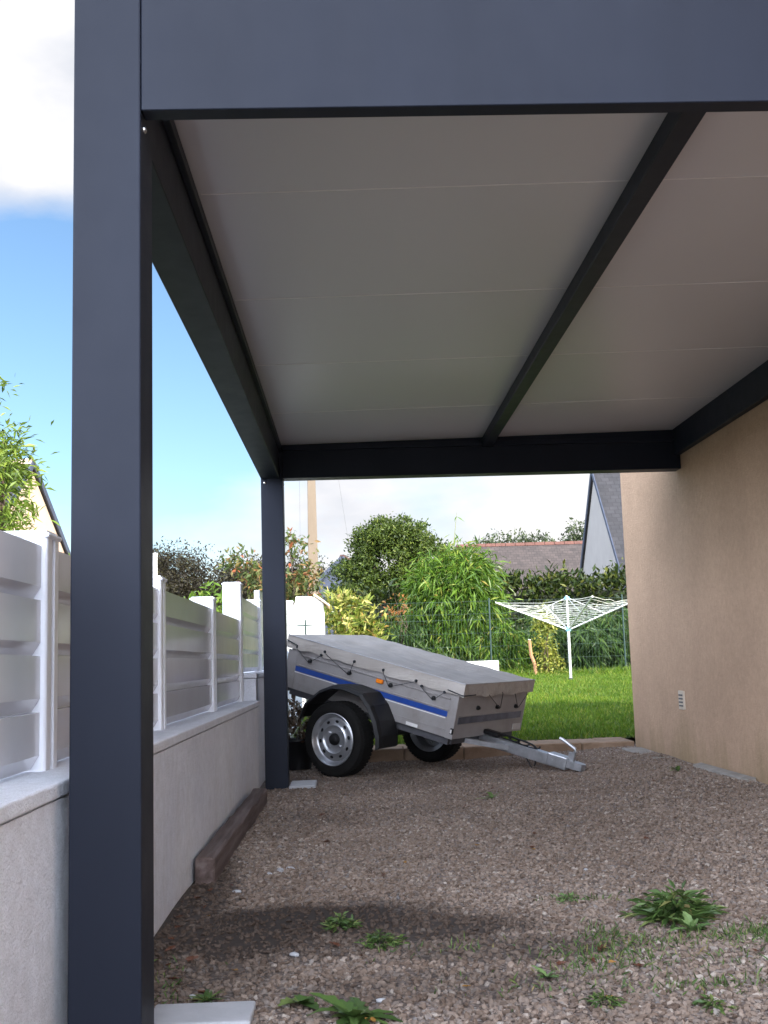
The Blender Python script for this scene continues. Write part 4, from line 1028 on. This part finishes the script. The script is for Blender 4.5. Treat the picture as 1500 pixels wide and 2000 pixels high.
rosette('small_weed', 'tiny lone green seedling in the middle of the gravel', (.832, 7.12), 7, .085, .03, 'weed_pale', .8)
mound('small_weed', 'faint seedling left of the large dandelion', (.74, 4.14), .05, .025, 60, .024, .4, 'weed_pale')
rosette('small_weed', 'little weed by the concrete edging at the wall foot', (2.17, 7.72), 8, .11, .035, 'weed', 1.0)
rosette('small_weed', 'little seedling in the gravel between dock and dandelion', (.50, 3.17), 14, .05, .014, 'weed_pale', .8)
mound('small_weed', 'small weed at the lower edge left of the drive middle', (.60, 2.92), .05, .03, 90, .022, .4, 'weed')
mound('small_weed', 'small weed at the lower edge near the right corner', (.86, 2.88), .05, .03, 90, .022, .4, 'weed')
rosette('small_weed', 'grassy weed at the foot of the near post slab', (-.40, 3.08), 26, .075, .010, 'weed', .5)
# moss and thin grass patches
P, D, L = [], [], []
for (cx, cy, rx, ry, n) in [(1.25, 3.52, .16, .10, 700), (.70, 3.35, .16, .16, 420), (.88, 3.50, .22, .08, 260), (.9, 3.05, .2, .05, 160), (.75, 3.6, .06, .12, 120), (-.55, 3.25, .1, .3, 90), (.25, 3.5, .2, .1, 70), (1.05, 3.3, .3, .15, 160), (.8, 4.15, .15, .06, 80), (.5, 3.1, .25, .12, 90)]:
    a = rng.normal(size=(n, 2)) * .6; x = cx + a[:, 0] * rx; y = cy + a[:, 1] * ry
    P.append(np.stack([x, y, gz(x, y)], 1)); D.append(rng.normal(size=(n, 3)) * .5 + np.array([0, 0, .8])); L.append(.035 * (.4 + rng.random(n)))
P = np.concatenate(P); D = np.concatenate(D); L = np.concatenate(L)
tag(link('thin_grass', leaf_mesh('thin_grass', P, D, rng.normal(size=P.shape), L, np.full(len(P), .0045), 0, .2), M['weed']), 'sparse moss and thin grass sprouting through the gravel', 'grass', kind='stuff')

def leaf_obj(name, label, x, y, s, m, group):
    me_ = bmesh.new(); n = 9; vs = []
    rim = []
    for k in range(n * 2):
        a = 2 * math.pi * k / (n * 2); r = s * (.5 + .12 * math.cos(3 * a) + random.uniform(-.06, .06)) * (1 if k % 2 else .86)
        rim.append(me_.verts.new((r * math.cos(a) * 1.25, r * math.sin(a) * .8, s * .16 * abs(math.sin(a)) + random.uniform(0, s * .10))))
    c = me_.verts.new((0, 0, .0))
    for k in range(n * 2): me_.faces.new((c, rim[k], rim[(k + 1) % (n * 2)]))
    me = bpy.data.meshes.new(name); me_.to_mesh(me); me_.free()
    o = link(name, me, M[m]); o.location = (x, y, float(gz(x, y)) + .012); o.rotation_euler = (random.uniform(-.3, .3), random.uniform(-.3, .3), random.uniform(0, 6.3))
    return tag(o, label, 'leaf', group)
for x, y in [(.784, 5.21), (.861, 5.62), (1.90, 7.3), (.30, 5.1), (1.15, 4.9), (1.32, 5.3), (-.5, 4.6), (-.55, 4.2), (-.60, 3.9), (.65, 3.30), (.76, 3.22), (.56, 3.28), (-.50, 3.5), (1.12, 3.3), (.1, 4.75), (1.6, 5.8), (.5, 6.1), (-.15, 5.6), (.62, 6.7), (.0, 3.45), (-.42, 3.15), (-.08, 3.60), (.70, 3.42), (-.2, 6.6), (.9, 7.6), (-.60, 3.75), (-.58, 3.62), (-.62, 4.05), (-.60, 4.35), (-.57, 4.5), (-.61, 4.62), (-.56, 3.45), (-.52, 3.30), (-.60, 3.52), (-.50, 3.18)]:
    leaf_obj('fallen_leaf', 'small curled brown leaf lying on the gravel', x, y, .024 * random.uniform(.7, 1.4), 'leaf_brown', 'brown leaves fallen on the gravel')
for x, y in [(.274, 3.10), (.70, 3.27), (.71, 3.42), (-.36, 3.38), (.20, 5.0), (.78, 5.15), (-.52, 4.05), (.62, 2.95), (.02, 2.86), (.55, 5.35)]:
    leaf_obj('fallen_leaf', 'small yellow leaf lying on the gravel', x, y, .021 * random.uniform(.7, 1.3), 'leaf_yellow', 'yellow leaves fallen on the gravel')
def pebble(x, y, s, lab):
    mb = MB(); bmesh.ops.create_icosphere(mb.bm, subdivisions=2, radius=s)
    for v in mb.bm.verts: v.co = Vector((v.co.x * 1.5, v.co.y, v.co.z * .6)) * random.uniform(.85, 1.1)
    o = mb.build('white_pebble', M['tile_pale'], None, True); o.location = (x, y, float(gz(x, y)) + s * .3); o.rotation_euler.z = random.uniform(0, 3)
    tag(o, lab, 'stone', 'pale stones on the gravel')
for x, y, s in [(-.33, 4.93, .017), (-.37, 4.86, .012), (-.47, 4.52, .013), (-.2, 3.55, .012), (-.45, 3.15, .011), (.92, 4.7, .010), (.05, 3.05, .010), (-.29, 4.98, .014)]:
    pebble(x, y, s, 'small whitish stone among the darker gravel')
